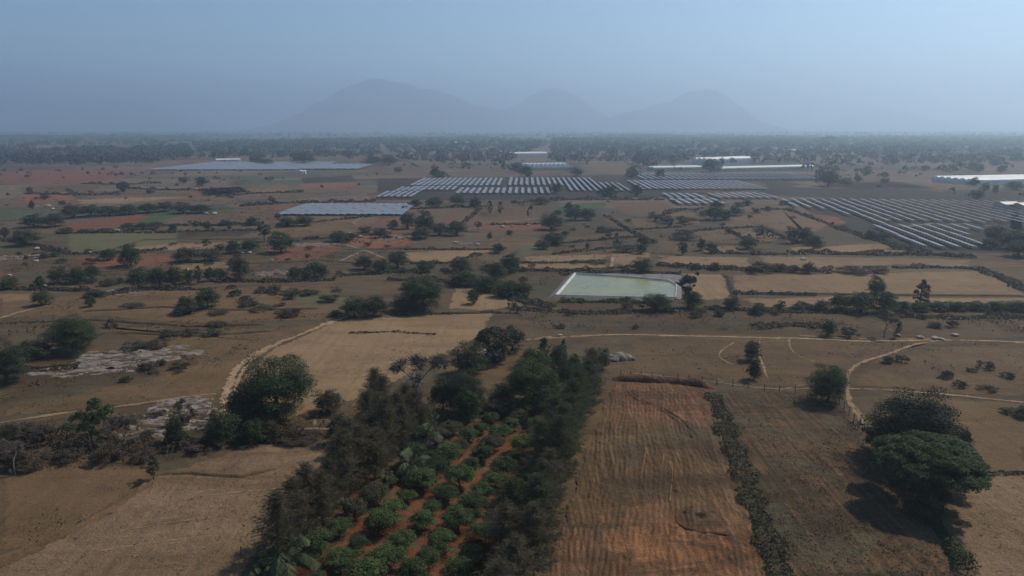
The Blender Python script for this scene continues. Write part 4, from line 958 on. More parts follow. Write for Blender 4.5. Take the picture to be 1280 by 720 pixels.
# ------------------------------------------------------------------ hedges and scrub
HED = []
def hedge(pts, wd, ht, lm, dens, label, name='hedgerow', lf=None):
    C = poly_world(pts, 1.0, .4, random.random() * 9, closed=False); L = np.hypot(*np.diff(C, axis=0).T).sum()
    s = depth(C[len(C) // 2]) / F_PX * 1.25; lf = lf or max(.16, s * 2.2)
    n = int(min(30000, L * (wd + ht * 1.6) * dens / (lf * lf * .6)))
    rg = rng; i = rg.integers(0, len(C) - 1, n); t = rg.uniform(0, 1, n); B0 = C[i] + (C[i + 1] - C[i]) * t[:, None]
    T = C[np.minimum(i + 1, len(C) - 1)] - C[i]; T /= np.linalg.norm(T, axis=1)[:, None] + 1e-9; Nn = np.stack([-T[:, 1], T[:, 0]], 1)
    th = rg.uniform(0, math.pi, n); rr = .55 + .5 * rg.uniform(0, 1, n) ** .5
    hv = np.clip(.55 + 1.0 * wob(B0[:, 0], B0[:, 1], max(2.0, ht * 2.4), len(HED) * 1.7) + .5 * wob(B0[:, 0], B0[:, 1], max(1.0, ht), 8), 0, 1.7); HED.append(1)
    hv = np.maximum(hv, .2); kp = hv > .12; B0, Nn, th, rr, hv = B0[kp], Nn[kp], th[kp], rr[kp], hv[kp]; n = len(B0)
    off = np.cos(th) * rr * wd / 2 * (.7 + .5 * hv); z = np.sin(th) * rr * ht * hv
    P = np.column_stack([B0 + Nn * off[:, None], np.maximum(z, .04)])
    nr = np.column_stack([Nn * np.cos(th)[:, None], np.sin(th)]) + rg.normal(size=(n, 3)) * .6
    c0 = np.array([C[0][0], C[0][1], 0])
    V, Fq = quadcloud(P - c0, nr, lf * rg.uniform(.6, 1.4, n), rg.uniform(.5, .9, n), rg)
    o = mesh(name, V, Fq, M[lm]); o.location = c0
    mp = pts[len(pts) // 2]
    if label: return tag(o, label, 'hedge')
    return auto(o, {'dr': 'low brown dry hedgerow', 'ol': 'low olive hedgerow', 'dk': 'dark green hedgerow', 'gr': 'green hedgerow', 'sc': 'low dark scrub hedgerow', 'wy': 'low dry hedgerow', 'hg': 'greyish hedgerow'}[lm], 'hedge', *mp)
hedge([(890, 492), (905, 530), (924, 580), (945, 640), (967, 700), (990, 760)], 3.4, .9, 'hg', 1.6, 'long low shrub hedge between the ploughed strip and the weedy field')
hedge([(1150, 634), (1172, 660), (1192, 690), (1212, 716)], 2.0, 1.5, 'gr', 1.6, 'leafy hedge running from the spreading tree down the pale corner field')
hedge([(700, 377), (740, 378), (780, 378), (806, 380)], 3, 1.3, 'gr', 1.6, 'leafy hedge along the near bank of the farm pond')
hedge([(1190, 597), (1230, 593), (1290, 590)], 1.0, .5, 'dr', 1.1, 'low dry hedge at the head of the pale corner field')
hedge([(1122, 384), (1180, 383), (1240, 383), (1290, 384)], 4, 1.6, 'gr', 1.5, None)
for q, wd, ht, lm in [
    ([(1118, 335), (1160, 334), (1218, 336)], 4, 1.4, 'dr'), ([(1218, 336), (1250, 346), (1284, 364)], 5, 1.0, 'dr'), ([(820, 331), (870, 335), (930, 337), (1000, 338), (1040, 340)], 5, 1.6, 'sc'), ([(916, 367), (970, 368), (1020, 369)], 2.5, 1.0, 'dr'),
    ([(1030, 317), (1100, 318), (1160, 318), (1220, 322)], 6, 1.7, 'sc'), ([(890, 316), (950, 318), (1030, 317)], 4, 1.4, 'sc'), ([(1040, 283), (1080, 296), (1120, 308)], 4, 1.4, 'ol'), ([(650, 329), (700, 329), (760, 327)], 2, .8, 'dr'), ([(645, 338), (700, 339), (790, 334)], 3, 1.2, 'sc'),
    ([(700, 344), (760, 340), (850, 342)], 4, 1.5, 'sc'), ([(600, 318), (560, 329), (512, 330)], 3, 1.3, 'sc'), ([(620, 312), (560, 312), (500, 312)], 2.5, 1.0, 'dr'), ([(612, 281), (650, 281), (680, 280)], 3, 1.0, 'sc'), ([(600, 260), (590, 270), (580, 278)], 3, 1.0, 'sc'),
    ([(692, 305), (740, 301), (800, 296)], 3, 1.2, 'sc'), ([(690, 318), (730, 314), (790, 308)], 3, 1.1, 'ol'), ([(745, 290), (800, 287), (850, 284)], 3, 1.1, 'sc'), ([(758, 270), (780, 284), (800, 296)], 3, 1.0, 'sc'), ([(860, 290), (905, 286), (952, 284), (984, 299), (1010, 306)], 2.5, 1.0, 'sc'), ([(908, 286), (924, 296), (950, 304)], 2.5, .9, 'sc'), 
    ([(200, 290), (260, 289), (330, 288)], 3, 1.0, 'ol'), ([(90, 318), (150, 316), (210, 312)], 3, 1.2, 'sc'), ([(70, 292), (130, 291), (220, 291)], 3, 1.2, 'dk'), ([(200, 282), (260, 282), (330, 280)], 4, 1.8, 'dk'), ([(345, 283), (400, 277), (470, 270)], 3, 1.2, 'dk'), 
    ([(380, 300), (440, 296), (490, 292)], 3, 1.3, 'sc'), ([(0, 300), (40, 306), (90, 318)], 4, 1.4, 'sc'), ([(490, 395), (550, 393), (600, 391), (650, 392)], 1.4, .5, 'dr'), ([(436, 417), (490, 415), (546, 418)], 1.0, .4, 'dr'), ([(485, 350), (520, 350), (560, 352)], 4, 1.3, 'ol'), ([(560, 352), (600, 360), (650, 376), (690, 384)], 5, 1.3, 'ol'),
    ([(110, 372), (180, 362), (260, 362)], 3, 1.2, 'sc'), ([(0, 362), (60, 362), (120, 364)], 3, 1.3, 'sc'), ([(270, 352), (340, 352), (420, 350)], 4, 1.4, 'sc'), ([(420, 345), (470, 342), (520, 338)], 4, 1.4, 'dk'), ([(0, 542), (60, 548), (130, 556), (200, 562)], 5, 1.6, 'dr'), ([(200, 562), (260, 552), (320, 548), (400, 548)], 4, 1.6, 'sc'),
    ([(0, 464), (50, 462), (100, 458)], 4, 1.2, 'sc'), ([(880, 385), (960, 389), (1060, 391)], 4, 1.0, 'ol'), ([(940, 410), (990, 406), (1040, 410)], 4, 1.0, 'dr'), ([(1120, 395), (1200, 398), (1290, 396)], 4, 1.0, 'dr'), ([(640, 386), (740, 392), (850, 388)], 4, .9, 'dr'),
    ([(100, 230), (150, 231), (200, 229)], 4, 2, 'sc'), ([(30, 242), (90, 244), (150, 243)], 4, 2, 'sc'), ([(160, 236), (230, 238), (300, 238)], 4, 1.6, 'sc'), ([(300, 258), (360, 254), (470, 252)], 5, 2.0, 'dk'), ([(270, 246), (320, 242), (380, 240)], 5, 2.0, 'sc'), ([(500, 262), (560, 260), (606, 258)], 4, 1.6, 'ol'),
    ([(820, 272), (850, 262), (880, 262)], 4, 1.5, 'sc'), ([(940, 262), (985, 262), (1040, 282)], 3, 1.2, 'sc'), ([(640, 254), (700, 250), (760, 250), (830, 250)], 5, 1.8, 'ol')]:
    hedge(q, wd, ht, lm, 1.5, None)

def scatter(zones, name, m, hrange, wfac, nq, seed, kind='stuff', lf=None):
    rg = np.random.default_rng(seed); C = []; Sz = []
    for pts, dens in zones:
        Q = np.array([G(*p) for p in pts]); lo, hi = Q.min(0), Q.max(0); n = int((hi - lo).prod() * dens)
        P = rg.uniform(lo, hi, (min(n, 400000), 2)); keep = inpoly(P, Q) & (wob(P[:, 0], P[:, 1], 9, seed) + .5 * wob(P[:, 0], P[:, 1], 31, seed + 1) + rg.normal(size=len(P)) * .3 > -.05); C.append(P[keep])
    C = np.concatenate(C); n = len(C); hs = rg.uniform(*hrange, n) * (.6 + .8 * rg.uniform(0, 1, n) ** 2)
    C3 = np.repeat(C, nq, 0); h3 = np.repeat(hs, nq); k = len(C3)
    P = np.column_stack([C3 + rg.normal(size=(k, 2)) * (h3 * wfac * .38)[:, None], h3 * rg.uniform(.1, .8, k) + .03])
    nr = rg.normal(size=(k, 3)) * np.array([1, 1, .6]) + np.array([0, 0, 1.1])
    V, Fq = quadcloud(P, nr, h3 * (lf or .7) * rg.uniform(.6, 1.3, k), rg.uniform(.5, 1, k), rg)
    return tag(mesh(name, V, Fq, M[m]), kind=kind)
scatter([([(0, 586), (90, 576), (190, 586), (150, 628), (105, 654), (0, 690)], .8), ([(0, 512), (140, 486), (250, 456), (272, 500), (150, 508), (0, 522)], .25), ([(790, 425), (1000, 424), (1170, 430), (1060, 468), (1000, 484), (800, 466)], .16),
         ([(1070, 430), (1290, 428), (1290, 590), (1210, 590), (1090, 500)], .14), ([(130, 408), (400, 408), (330, 436), (290, 470), (250, 456)], .14), ([(0, 370), (420, 360), (400, 404), (0, 420)], .08)], 'dry_weeds', 'wy', (.15, .42), 5.0, 12, 11)
scatter([([(895, 489), (1000, 491), (1055, 512), (1130, 614), (1215, 740), (985, 740), (930, 600)], 2.6)], 'fallow_weeds', 'wy', (.12, .34), 3.0, 7, 12)
scatter([([(196, 596), (350, 556), (395, 600), (300, 730), (-100, 760), (108, 656)], 1.3), ([(1180, 598), (1290, 594), (1400, 740), (1230, 740)], 1.2), ([(300, 480), (470, 440), (600, 400), (560, 440), (420, 508), (300, 528)], .5)], 'dry_grass', 'gs', (.12, .32), 1.6, 4, 13)
scatter([([(130, 408), (400, 408), (330, 436), (290, 470), (250, 456)], .10), ([(0, 372), (420, 360), (420, 400), (0, 420)], .08), ([(0, 318), (330, 300), (520, 296), (420, 345), (300, 352), (0, 358)], .10), ([(500, 335), (600, 322), (715, 340), (640, 378), (480, 350)], .09), ([(620, 380), (850, 372), (1280, 392), (1280, 420), (680, 414)], .13), ([(0, 440), (232, 432), (248, 455), (0, 506)], .1),
         ([(0, 532), (260, 512), (420, 530), (330, 553), (190, 582), (0, 592)], .22), ([(300, 240), (520, 240), (500, 300), (200, 300)], .03), ([(600, 300), (830, 262), (1000, 262), (1000, 340), (640, 340)], .028), ([(1090, 390), (1280, 390), (1280, 440), (1180, 428)], .05), ([(0, 230), (330, 225), (340, 270), (0, 285)], .02), ([(330, 240), (700, 250), (700, 262), (330, 262)], .012)], 'scrub', 'wy', (.35, 1.1), 3.4, 16, 14, lf=.5)

# far woods that read as one mass: clumps of crowns, denser in the bands the photograph shows
def woods(name, zones, seed, hr=(5, 10)):
    rg = np.random.default_rng(seed); C = []
    for pts, dens in zones:
        Q = np.array([G(*p) for p in pts]); lo, hi = Q.min(0), Q.max(0); n = int((hi - lo).prod() * dens)
        P = rg.uniform(lo, hi, (n, 2)); s = 55 if dens > .0006 else 160
        keep = inpoly(P, Q) & (wob(P[:, 0] * .35, P[:, 1], s, seed) + .35 * wob(P[:, 0], P[:, 1], 40, seed + 5) + rg.normal(size=n) * .25 > (.12 if dens < .0025 else -.15)); C.append(P[keep])
    C = np.concatenate(C); n = len(C); nq = 44
    H = hr[0] * .7 + (hr[1] * 1.25 - hr[0] * .7) * rg.uniform(0, 1, n) ** 1.8; Wd = H * rg.uniform(.8, 1.9, n)
    C3 = np.repeat(C, nq, 0); h3 = np.repeat(H, nq); w3 = np.repeat(Wd, nq); u = unit(rg, n * nq); u[:, 2] = np.where(u[:, 2] < -.5, -u[:, 2], u[:, 2])
    r = .7 + .4 * rg.uniform(0, 1, n * nq)
    P = np.column_stack([C3 + u[:, :2] * (w3 * .5 * r)[:, None], np.maximum(.2, h3 * (.5 + .5 * u[:, 2] * r))])
    V, Fq = quadcloud(P, u + rg.normal(size=u.shape) * .4 + [0, 0, .3], h3 * .36 * rg.uniform(.6, 1.3, n * nq), rg.uniform(.6, 1, n * nq), rg)
    print(name, n)
    return tag(mesh(name, V, Fq, M['wd']), kind='stuff')
woods('far_woodland', [([(0, 190), (120, 188), (235, 184), (240, 198), (180, 206), (0, 208)], .005), ([(0, 172), (240, 172), (240, 184), (0, 188)], .0012), ([(470, 174), (600, 172), (690, 178), (640, 200), (560, 208), (500, 200)], .0030), ([(600, 198), (660, 202), (640, 216), (560, 216)], .002),
                       ([(240, 178), (480, 174), (470, 200), (250, 200)], .003), ([(690, 174), (1000, 172), (1280, 172), (1280, 205), (1000, 205), (690, 204)], .003), ([(770, 196), (900, 196), (880, 212), (780, 216)], .0016), ([(1140, 177), (1290, 176), (1290, 186), (1150, 184)], .003), ([(900, 172), (1020, 172), (1000, 178), (900, 178)], .002),
                       ([(1000, 204), (1280, 205), (1280, 225), (1000, 225)], .0016)], 21)
woods('far_scrub', [([(0, 208), (190, 208), (470, 226), (470, 256), (300, 262), (0, 262)], .0022), ([(440, 196), (640, 200), (640, 219), (440, 221)], .0018), ([(690, 190), (900, 188), (1280, 186), (1280, 205), (700, 208)], .0013), ([(1040, 206), (1180, 206), (1280, 212), (1280, 248), (1150, 244), (1030, 228)], .0018), ([(640, 252), (830, 254), (1000, 262), (1000, 312), (640, 312)], .0016)], 23, (1.2, 3.2))
woods('horizon_woodland', [([(-100, 166.5), (1400, 166.5), (1400, 173), (-100, 173)], .00025)], 22, (6, 13))

# ------------------------------------------------------------------ rocks and heaps
def outcrop(px, py, rw, rd, h, label, seed, rz=0.0, name='rock_outcrop', m='rock'):
    P = G(px, py); n = 72; a_ = np.linspace(-1, 1, n); X, Y = np.meshgrid(a_, a_)
    r = np.hypot(X, Y) * (1 + .35 * wob(X, Y, .45, seed))
    xm, ym = X * rw, Y * rd
    big = name == 'rock_outcrop'
    st = wob(xm * .45 + ym * .3, ym * 1.5 - xm * .12, 1.15, seed) + .6 * wob(xm, ym, .9, seed + 3) + (.35 if big else .9)
    if big:
        z = h * .8 * np.clip(st - .25, -.6, 1.4) * .62; q_ = h * .26; z = (np.floor(z / q_) + np.clip((z / q_ % 1) * 3.2, 0, 1)) * q_ + .05 * h * wob(xm, ym, .35, seed + 2)
        z = np.where(r > .95, -.4, z * np.clip((1 - r) * 5, 0, 1) - .06); z = np.maximum(z, -.4)
    else:
        z = np.where(r > 1, -.2, h * np.clip(1.02 - r ** 2, 0, 1) ** .7 * (1 + .3 * wob(xm, ym, rw * .35, seed))); z = z + np.where(r > 1, 0, .08 * h * wob(xm, ym, rw * .12, seed + 1))
    V = np.stack([X.ravel() * rw, Y.ravel() * rd, z.ravel()], 1); i = np.arange((n - 1) * n).reshape(n - 1, n)[:, :-1].ravel(); q = np.stack([i, i + 1, i + n + 1, i + n], 1)
    use = np.unique(q); mp = -np.ones(n * n, int); mp[use] = np.arange(len(use))
    o = mesh(name, V[use], mp[q], M[m]); o.location = (P[0], P[1], 0); o.rotation_euler = (0, 0, rz)
    return tag(o, label, 'rock' if name != 'hay_heap' else 'heap')
outcrop(168, 448, 14, 7, .9, 'broad pale rock outcrop with flat ledges on the dry slope', 1, .15)
outcrop(108, 462, 11, 5, .7, 'low grey rock ledge beside the broad pale outcrop', 2, .1)
outcrop(216, 434, 5, 2.4, .6, 'small bright rock slab at the upper end of the broad outcrop', 3)
outcrop(226, 510, 7, 6, 1.0, 'bare grey rock slope in the gully below the cattle path', 4, .2)
outcrop(196, 534, 7, 5, .9, 'grey rock slab in the gully beside the dry thickets', 5, -.1)
outcrop(246, 530, 3, 3, .9, 'pale blocky rock at the trackside end of the gully', 6)
outcrop(150, 366, 6, 4, .8, 'flat pale rock between the thickets behind the brown fallow', 7)
outcrop(340, 342, 6, 5, 1.3, 'yellowish rock heap between the mid-distance bushes', 8)
outcrop(495, 299, 8, 5, 1.6, 'pinkish rocky mound behind the curved tan plot', 9)
outcrop(1079, 341, 4, 2.5, 1.4, 'white stone heap on the bank above the long pale terrace', 10)
outcrop(584, 305, 5, 3, 1.0, 'pale rock slab on the terrace behind the curved tan plot', 11)
outcrop(20, 322, 10, 6, .8, 'wide grey rock sheet among the scattered boulders', 12)
outcrop(390, 306, 12, 5, .8, 'long pale rock ledge behind the pale fork in the track', 13)
outcrop(50, 258, 8, 6, 1.6, 'pale rock pile beside the long tree hedge far off', 14)
outcrop(775, 449, 3.1, 2.0, 1.5, 'pale heap of hay and brushwood behind the fence', 15, name='hay_heap', m='hay')
outcrop(878, 646, .9, .8, .5, 'small dark mound on the burnt patch of the ploughed strip', 16, name='manure_heap', m='burnt')
outcrop(612, 519, 1.6, 1.3, 1.0, 'red earth heap at the head of the orchard', 17, name='earth_heap', m='redheap')
def boulder(px, py, r, label=None):
    P = G(px, py); b = bpy.data.meshes.new('boulder'); import bmesh
    bm = bmesh.new(); bmesh.ops.create_icosphere(bm, subdivisions=2, radius=1)
    s = random.random() * 9
    for v in bm.verts:
        c = v.co; k = 1 + .22 * float(wob(c.x + s, c.y + c.z, .6, s)); v.co = (c.x * r * k * .9, c.y * r * .75 * k, c.z * r * .42 * k)
    bm.to_mesh(b); bm.free(); b.materials.append(M['boulder'])
    o = bpy.data.objects.new('boulder', b); COL.objects.link(o); o.location = (P[0], P[1], r * .3); o.rotation_euler = (0, 0, random.uniform(0, 6))
    return auto(o, 'pale boulder' if r > 1 else 'small pale rock', 'boulder', px, py)
for (x_, y_, r_) in [(46, 312, 1.6), (57, 313, 1.2), (36, 321, 1.0), (45, 327, 1.1), (12, 345, 1.0), (54, 360, 1.6), (205, 359, 1.2), (112, 316, .9), (312, 317, 1.4), (303, 317, 1.0), (340, 326, 1.0), (450, 297, 1.6), (437, 292, 1.2), (597, 306, 1.2), (570, 304, 1.3),
                     (804, 383, 1.0), (1122, 420, .9), (1150, 423, 1.0), (1168, 424, 1.1), (1176, 425, .9), (1194, 420, 1.0), (628, 284, 1.5), (640, 283, 1.2), (660, 282, 1.2), (697, 273, 1.4), (700, 420, .7), (1042, 386, 1.0), (845, 390, .9), (268, 268, 1.8), (258, 268, 1.6), (146, 290, 1.8), (233, 338, 1.1), (152, 350, 1.2), (60, 258, 2.0), (66, 262, 1.6), (245, 237, 2), (1004, 325, 1.4)]:
    boulder(x_, y_, r_)

# ------------------------------------------------------------------ farm pond
def pond():
    out = np.array([G(*p) for p in [(694, 372), (718, 344), (778, 348), (836, 353), (846, 359), (845, 375), (770, 374)]])
    c = out.mean(0)
    def ring(k, z): return np.column_stack([c + (out - c) * k, np.full(len(out), z)])
    n = len(out)
    def strip(a_, b_): return np.concatenate([a_, b_]), [[i, (i + 1) % n, n + (i + 1) % n, n + i] for i in range(n)]
    V, Fc = strip(ring(1.10, 0.0), ring(1.0, 1.0)); tag(mesh('pond_embankment', V, Fc, M['berm']), kind='structure')
    R = empty('pond_liner', (0, 0, 0))
    V, Fc = strip(ring(1.0, 1.004), ring(.986, 1.004)); mesh('liner_rim', V, Fc, M['liner'], R)
    V, Fc = strip(ring(.986, 1.0), ring(.95, .15)); mesh('liner_slope', V, Fc, M['liner'], R)
    tag(R, 'pale plastic liner rimming the rectangular farm pond', 'pond liner')
    tag(mesh('pond_water', ring(.968, .5), [list(range(n))], M['water']), kind='structure')
pond()
field([(722, 342), (850, 344), (858, 360), (850, 360), (842, 354), (780, 346)], M['berm'], 'embankment')

# ------------------------------------------------------------------ solar farms: each row of panels is a thing
SD = np.array([math.sin(math.radians(1.2)), math.cos(math.radians(1.2))]); SN = np.array([SD[1], -SD[0]])
def solar_row(x, y0, y1, wd, tilt, label, group, parts=True, hgt=1.5, az=1.2):
    """One table of panels running away from the camera from y0 to y1 (world), tilted to the sun."""
    L = y1 - y0
    r = empty('solar_panel_row', (x, y0, 0), -math.radians(az))
    t = math.radians(tilt); b = MB()
    cx, cz = math.cos(t) * wd / 2, math.sin(t) * wd / 2; th = .06
    ns = max(1, int(L / 14)); V = []; Fc = []
    for i in range(ns):
        a_, e_ = L * i / ns + .15, L * (i + 1) / ns - .15; dz = .12 * math.sin(i * 2.1 + x)
        z0 = hgt + dz
        b.add([(-cx, a_, z0 + cz), (cx, a_, z0 - cz), (cx, e_, z0 - cz), (-cx, e_, z0 + cz), (-cx, a_, z0 + cz - th), (cx, a_, z0 - cz - th), (cx, e_, z0 - cz - th), (-cx, e_, z0 + cz - th)],
              [[0, 1, 2, 3], [7, 6, 5, 4], [0, 4, 5, 1], [1, 5, 6, 2], [2, 6, 7, 3], [3, 7, 4, 0]])
    b.build('panel_table', M['solar'], r)
    s = MB()
    for i in range(int(L / 7) + 1):
        yy = min(L - .4, .4 + i * 7.0)
        s.box((-cx * .6, yy, (hgt + cz * .6) / 2 - .12), (.12, .12, hgt + cz * .6 - .3)); s.box((cx * .6, yy, (hgt - cz * .6) / 2 - .12), (.12, .12, hgt - cz * .6 - .3))
    s.box((0, L / 2, hgt - .24), (.1, L - .6, .1))
    s.build('support_frame', M['steel'], r)
    return tag(r, label, 'solar panels', group)
def solar_block(xl, xr, yn, yf, ym, pitch, wd, tilt, where, top=None, hgt=1.5, slant_n=0.0, slant_f=0.0):
    """Rows between near row yn and far row yf (pixels); xl, xr are pixels at row ym; slants let the ends step back per row (m)."""
    Yn, Yf, Ym = G(640, yn)[1], G(640, yf)[1], G(640, ym)[1]
    k = depth(np.array([0, Ym])) / F_PX; X0, X1 = (xl - 640) * k, (xr - 640) * k
    n = max(1, int(round((X1 - X0) / pitch)) + 1)
    for i in range(n):
        x = X0 + i * pitch
        a_, e_ = Yn + slant_n * i, Yf + slant_f * i
        if e_ - a_ < 6: continue
        x += (a_ - Ym) * math.tan(math.radians(1.2))
        solar_row(x, a_, e_, wd, tilt, f'panel row, {EN[min(i, 39)]} from the left in the {where}', 'solar panel rows in the ' + where, hgt=hgt)
solar_block(476, 514, 248, 241, 246, 4.6, 2.2, 14, 'lowest left block of the solar farm')
solar_block(500, 530, 240.5, 235.5, 238, 4.6, 2.2, 14, 'small upper left block of the solar farm')
solar_block(517, 568, 239, 234.5, 237, 4.7, 2.2, 14, 'short left block of the solar farm')
solar_block(519, 622, 233.5, 224, 231, 4.9, 2.5, 14, 'long left block of the solar farm')
solar_block(576, 684, 243.5, 236.5, 239, 4.9, 2.5, 14, 'near middle block of the solar farm')
solar_block(638, 742, 233, 223.5, 229, 5.0, 2.7, 14, 'far middle block of the solar farm')
solar_block(712, 782, 240, 230, 236, 5.0, 2.7, 14, 'narrow block right of the far middle block')
solar_block(796, 940, 238, 227, 233, 5.2, 3.4, 6, 'wide right block of the solar farm')
solar_block(800, 1010, 225.5, 217.5, 222, 6.4, 3.4, 6, 'far right block of the solar farm')
solar_block(834, 876, 249, 243.5, 246, 5.6, 3.4, 6, 'small upper bank behind the brown terraces')
solar_block(848, 898, 257, 250, 255, 5.6, 3.4, 6, 'small lower bank behind the brown terraces')
solar_block(896, 960, 249.5, 243, 247, 5.6, 3.0, 6, 'short bank beside the dark strip')
solar_block(1050, 1140, 237, 229, 233, 7.0, 3.0, 14, 'faint far block beside the pale strip')
# near right block: three sets of long rows
def near_right():
    w_ = 'large near block on the right'; az = math.radians(9.5)
    Yw = lambda py: G(640, py)[1]
    Y0 = Yw(312); X0 = (1178 - 640) * depth(np.array([0, Y0])) / F_PX
    n = 0
    for k in range(-1, 30):
        far = 250.5 + max(0, k - 6) * .12
        if k < 2: sp = [(262 + 1.5 * k, far)]
        elif k == 2: sp = [(271, far), (311, 284)]
        elif k == 3: sp = [(312, far)]
        elif k < 7: sp = [(278.5, far), (312, 283)]
        elif k == 7: sp = [(279, far), (296, 282.5)]
        elif k < 10: sp = [(279.5, far), (290, 283)]
        else: sp = [(279 + (k % 3) * 1.2, far)]
        for yn, yf in sp:
            a_, e_ = Yw(yn), Yw(yf)
            x = X0 + (k - 3) * 6.7 + (a_ - Y0) * math.tan(az)
            nm = f'{EN[min(n, 39)]} from the left in the '
            solar_row(x, a_, e_, 2.35, 8, f'long panel row, {nm}{w_}', 'solar panel rows in the ' + w_, az=9.5); n += 1
near_right()
# two sheets of close-set rows seen face on
solar_block(352, 500, 270, 256.5, 269, 4.0, 3.75, 9, 'blue-grey solar sheet', hgt=1.2)
solar_block(378, 446, 212, 206, 212, 8.6, 8.1, 7, 'right end of the far solar sheet', hgt=1.4)
solar_block(200, 372, 213, 203.5, 212, 8.6, 8.1, 7, 'left end of the far solar sheet', hgt=1.4)

# ------------------------------------------------------------------ greenhouses, sheds, house
def greenhouse(pa, pb, top, dep, spans, label, wall='filmg', axis='long', roof='white', rise=.35):
    A, B = G(*pa), G(*pb); L = np.hypot(*(B - A)); an = math.atan2(B[1] - A[1], B[0] - A[0])
    Hh = ztop((A + B) / 2, top); eave = Hh * (1 - rise)
    r = empty('greenhouse', (A[0], A[1], 0), an)
    nseg = 7
    if axis == 'long': sw, ln = dep / spans, L
    else: sw, ln = L / spans, dep
    for i in range(spans):
        b = MB(); V = []
        for t in range(nseg + 1):
            q = math.pi * t / nseg; o_ = sw * (i + .5 - .5 * math.cos(q)); z = eave + (Hh - eave) * math.sin(q) ** .8
            V += ([(-.2, o_, z), (ln + .2, o_, z)] if axis == 'long' else [(o_, -.2, z), (o_, ln + .2, z)])
        Fc = [[2 * t, 2 * t + 1, 2 * t + 3, 2 * t + 2] for t in range(nseg)]
        Fc += [[2 * t for t in range(nseg + 1)], [2 * t + 1 for t in range(nseg + 1)][::-1]]
        b.add(V, Fc); b.build('roof', M[roof], r)
    b = MB(); wx, wy = (ln, dep) if axis == 'long' else (L, dep)
    for c_, s_ in (((wx / 2, 0, eave / 2), (wx, .1, eave - .02)), ((wx / 2, wy, eave / 2), (wx, .1, eave - .02)), ((0, wy / 2, eave / 2), (.1, wy - .12, eave - .02)), ((wx, wy / 2, eave / 2), (.1, wy - .12, eave - .02))): b.box(c_, s_)
    b.build('wall', M[wall], r)
    p = MB()
    for i in range(int(wx / 8) + 1): p.box((i * 8.0 * (wx / 8) / max(1, int(wx / 8)), -.1, eave / 2), (.12, .12, eave))
    p.build('wall_frame', M['steel'], r)
    return tag(r, label, 'greenhouse')
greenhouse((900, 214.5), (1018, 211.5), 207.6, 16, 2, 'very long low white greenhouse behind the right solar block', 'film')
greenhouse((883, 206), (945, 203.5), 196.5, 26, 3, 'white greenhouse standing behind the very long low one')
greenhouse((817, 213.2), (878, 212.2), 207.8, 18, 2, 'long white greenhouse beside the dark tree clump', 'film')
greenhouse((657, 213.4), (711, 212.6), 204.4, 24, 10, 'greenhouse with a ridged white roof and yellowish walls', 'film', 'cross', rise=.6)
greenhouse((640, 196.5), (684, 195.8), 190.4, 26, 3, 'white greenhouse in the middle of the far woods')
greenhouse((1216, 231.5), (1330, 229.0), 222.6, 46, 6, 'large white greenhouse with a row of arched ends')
def shed(pa, pb, top, dep, label, wall='plaster', roof='tin', name='shed', door=True):
    A, B = G(*pa), G(*pb); L = np.hypot(*(B - A)); an = math.atan2(B[1] - A[1], B[0] - A[0]); Hh = ztop((A + B) / 2, top); ev = Hh * .74
    r = empty(name, (A[0], A[1], 0), an); b = MB()
    b.add([(0, 0, 0), (L, 0, 0), (L, dep, 0), (0, dep, 0), (0, 0, ev), (L, 0, ev), (L, dep, ev), (0, dep, ev), (0, dep / 2, Hh - .06), (L, dep / 2, Hh - .06)], [[0, 1, 5, 4], [1, 2, 6, 9, 5], [2, 3, 7, 6], [3, 0, 4, 8, 7]]); b.build('wall', M[wall], r)
    b = MB(); o_ = .35
    for s_ in (0, 1):
        y0, y1 = (-o_, dep / 2) if s_ == 0 else (dep + o_, dep / 2); z0 = ev - o_ * (Hh - ev) / (dep / 2)
        b.add([(-o_, y0, z0), (L + o_, y0, z0), (L + o_, y1, Hh), (-o_, y1, Hh), (-o_, y0, z0 + .08), (L + o_, y0, z0 + .08), (L + o_, y1, Hh + .08), (-o_, y1, Hh + .08)], [[0, 3, 2, 1], [4, 5, 6, 7], [0, 1, 5, 4], [1, 2, 6, 5], [2, 3, 7, 6], [3, 0, 4, 7]])
    b.build('roof', M[roof], r)
    if door:
        b = MB(); b.box((L * .35, -.03, ev * .42), (min(1.1, L * .2), .06, ev * .84)); b.build('door', M['darkgap'], r)
        b = MB(); b.box((L * .72, -.03, ev * .55), (min(1.2, L * .2), .06, ev * .32)); b.build('window', M['darkgap'], r)
    return tag(r, label, 'building')
shed((609, 452), (632, 451), 442, 4.5, 'small farm shed with a pale tin roof half hidden by yard trees', name='farm_shed')
shed((569, 180.6), (586, 180.4), 177.2, 14, 'small white shed far off above the woods', 'white', 'white')
shed((270, 202), (300, 201.6), 198.6, 16, 'long white shed behind the far solar sheet', 'white', 'white')
shed((990, 188.6), (997, 188.5), 186.6, 12, 'tiny white shed among the far fields', 'white', 'white')
shed((1256, 262), (1276, 261.5), 253, 9, 'far pale pinkish house beyond the near solar rows', 'plaster', 'tin', 'house')
shed((1278, 263), (1300, 262.5), 254, 8, 'low pale outbuilding beside the far pinkish house', 'plaster', 'tin', 'house')
shed((375.5, 217.5), (378, 217.5), 212.5, 3, 'small white cabin by the far solar sheet, the left one of the two', 'white', 'white', 'cabin')
shed((379.5, 217.5), (382, 217.5), 212.5, 3, 'small white cabin by the far solar sheet, the right one of the two', 'white', 'white', 'cabin')
for q_ in ((510, 198, 518, 195), (540, 200, 548, 197), (1222, 198.5, 1228, 196)):
    shed((q_[0], q_[1]), (q_[2], q_[1]), q_[3], 8, {510: 'pale cottage inside the far woods beside the clearing', 540: 'pale cottage inside the far woods nearer the poplars', 1222: 'tiny pale hut behind the large arched greenhouse'}[q_[0]], 'plaster', 'tin', 'cottage')

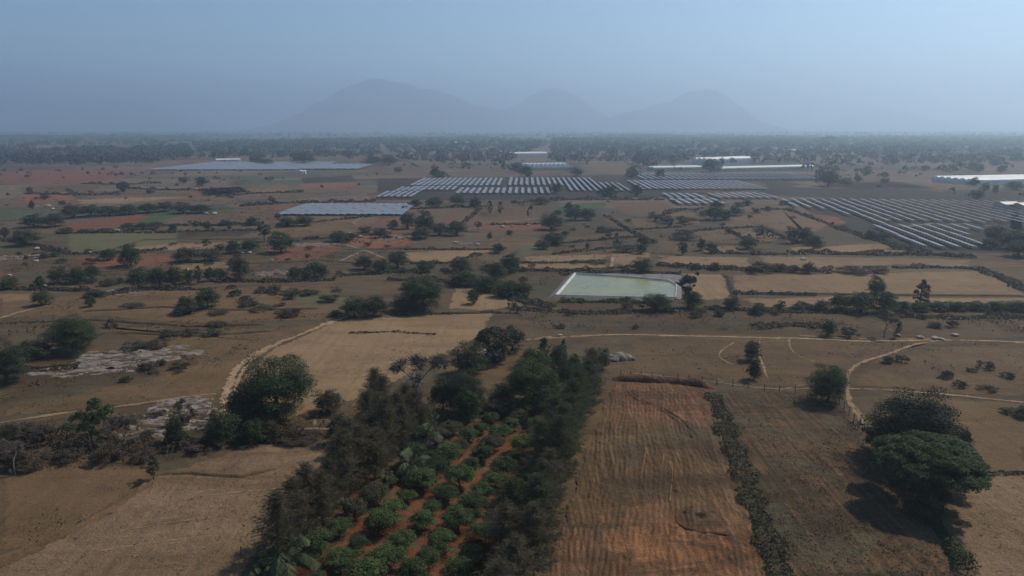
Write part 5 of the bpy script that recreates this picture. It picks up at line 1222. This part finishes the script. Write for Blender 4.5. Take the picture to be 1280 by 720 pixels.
# ------------------------------------------------------------------ fences and pipes
def fence(posts, h, label, rail=True, brace=None):
    P0 = G(*posts[0]); r = empty('wooden_fence', (P0[0], P0[1], 0)); last = None; wires = MB()
    for (x, y) in posts:
        P = G(x, y) - P0; hh = h * random.uniform(.88, 1.12); b = MB()
        lx, ly = random.uniform(-.06, .06), random.uniform(-.06, .06)
        b.tube([(P[0], P[1], -.2), (P[0] + lx * .5, P[1] + ly * .5, hh * .6), (P[0] + lx, P[1] + ly, hh)], [.085, .08, .07], 7); b.build('post', M['wood'], r)
        cur = np.array([P[0], P[1], 0])
        if last is not None:
            for zz in (.45, .95):
                m_ = (last + cur) / 2; wires.tube([last + [0, 0, h * zz * .8], m_ + [0, 0, h * zz * .8 - .06], cur + [0, 0, h * zz * .8]], .012, 4)
        last = cur
    wires.build('wire', M['steel'], r)
    if brace:
        a_, b_ = G(*brace[0]) - P0, G(*brace[1]) - P0; b = MB(); b.tube([(a_[0], a_[1], h * .9), (b_[0], b_[1], 0)], .07, 6); b.build('brace', M['pipe'], r)
    return tag(r, label, 'fence')
fence([(776, 472), (788, 472), (801, 473), (815, 473.5), (829, 476), (847, 477), (861, 478), (878, 480), (896, 481), (916, 483), (935, 486), (955, 488), (974, 490), (994, 492)], 1.5, 'post and wire fence along the head of the ploughed and weedy fields', brace=((896, 481), (907, 480)))
fence([(1049, 506), (1055, 513), (1061, 520), (1067, 527), (1074, 534), (1080, 540)], 1.5, 'post and wire fence running from the corner tree to the dark dense tree')
fence([(302, 698), (328, 672), (352, 650)], 1.6, 'short fence of thin posts between the tan slope and the windbreak')
def pipe_line(pa, pb, label):
    A, B = G(*pa), G(*pb); b = MB(); D = B - A
    t = np.linspace(0, 1, 8); b.tube(np.column_stack([D[0] * t + .12 * np.sin(t * 7), D[1] * t, np.full(8, .14)]), .06, 6)
    o = b.build('irrigation_pipe', M['pipe']); o.location = (A[0], A[1], 0); return tag(o, label, 'pipe')
pipe_line((455, 722), (486, 680), 'long pale irrigation pipe on the red soil between orchard rows')
pipe_line((391, 724), (398, 710), 'short pale irrigation pipe at the near corner of the orchard')

finish_labels()
for o in list(bpy.data.meshes):
    if o.users == 0: bpy.data.meshes.remove(o)
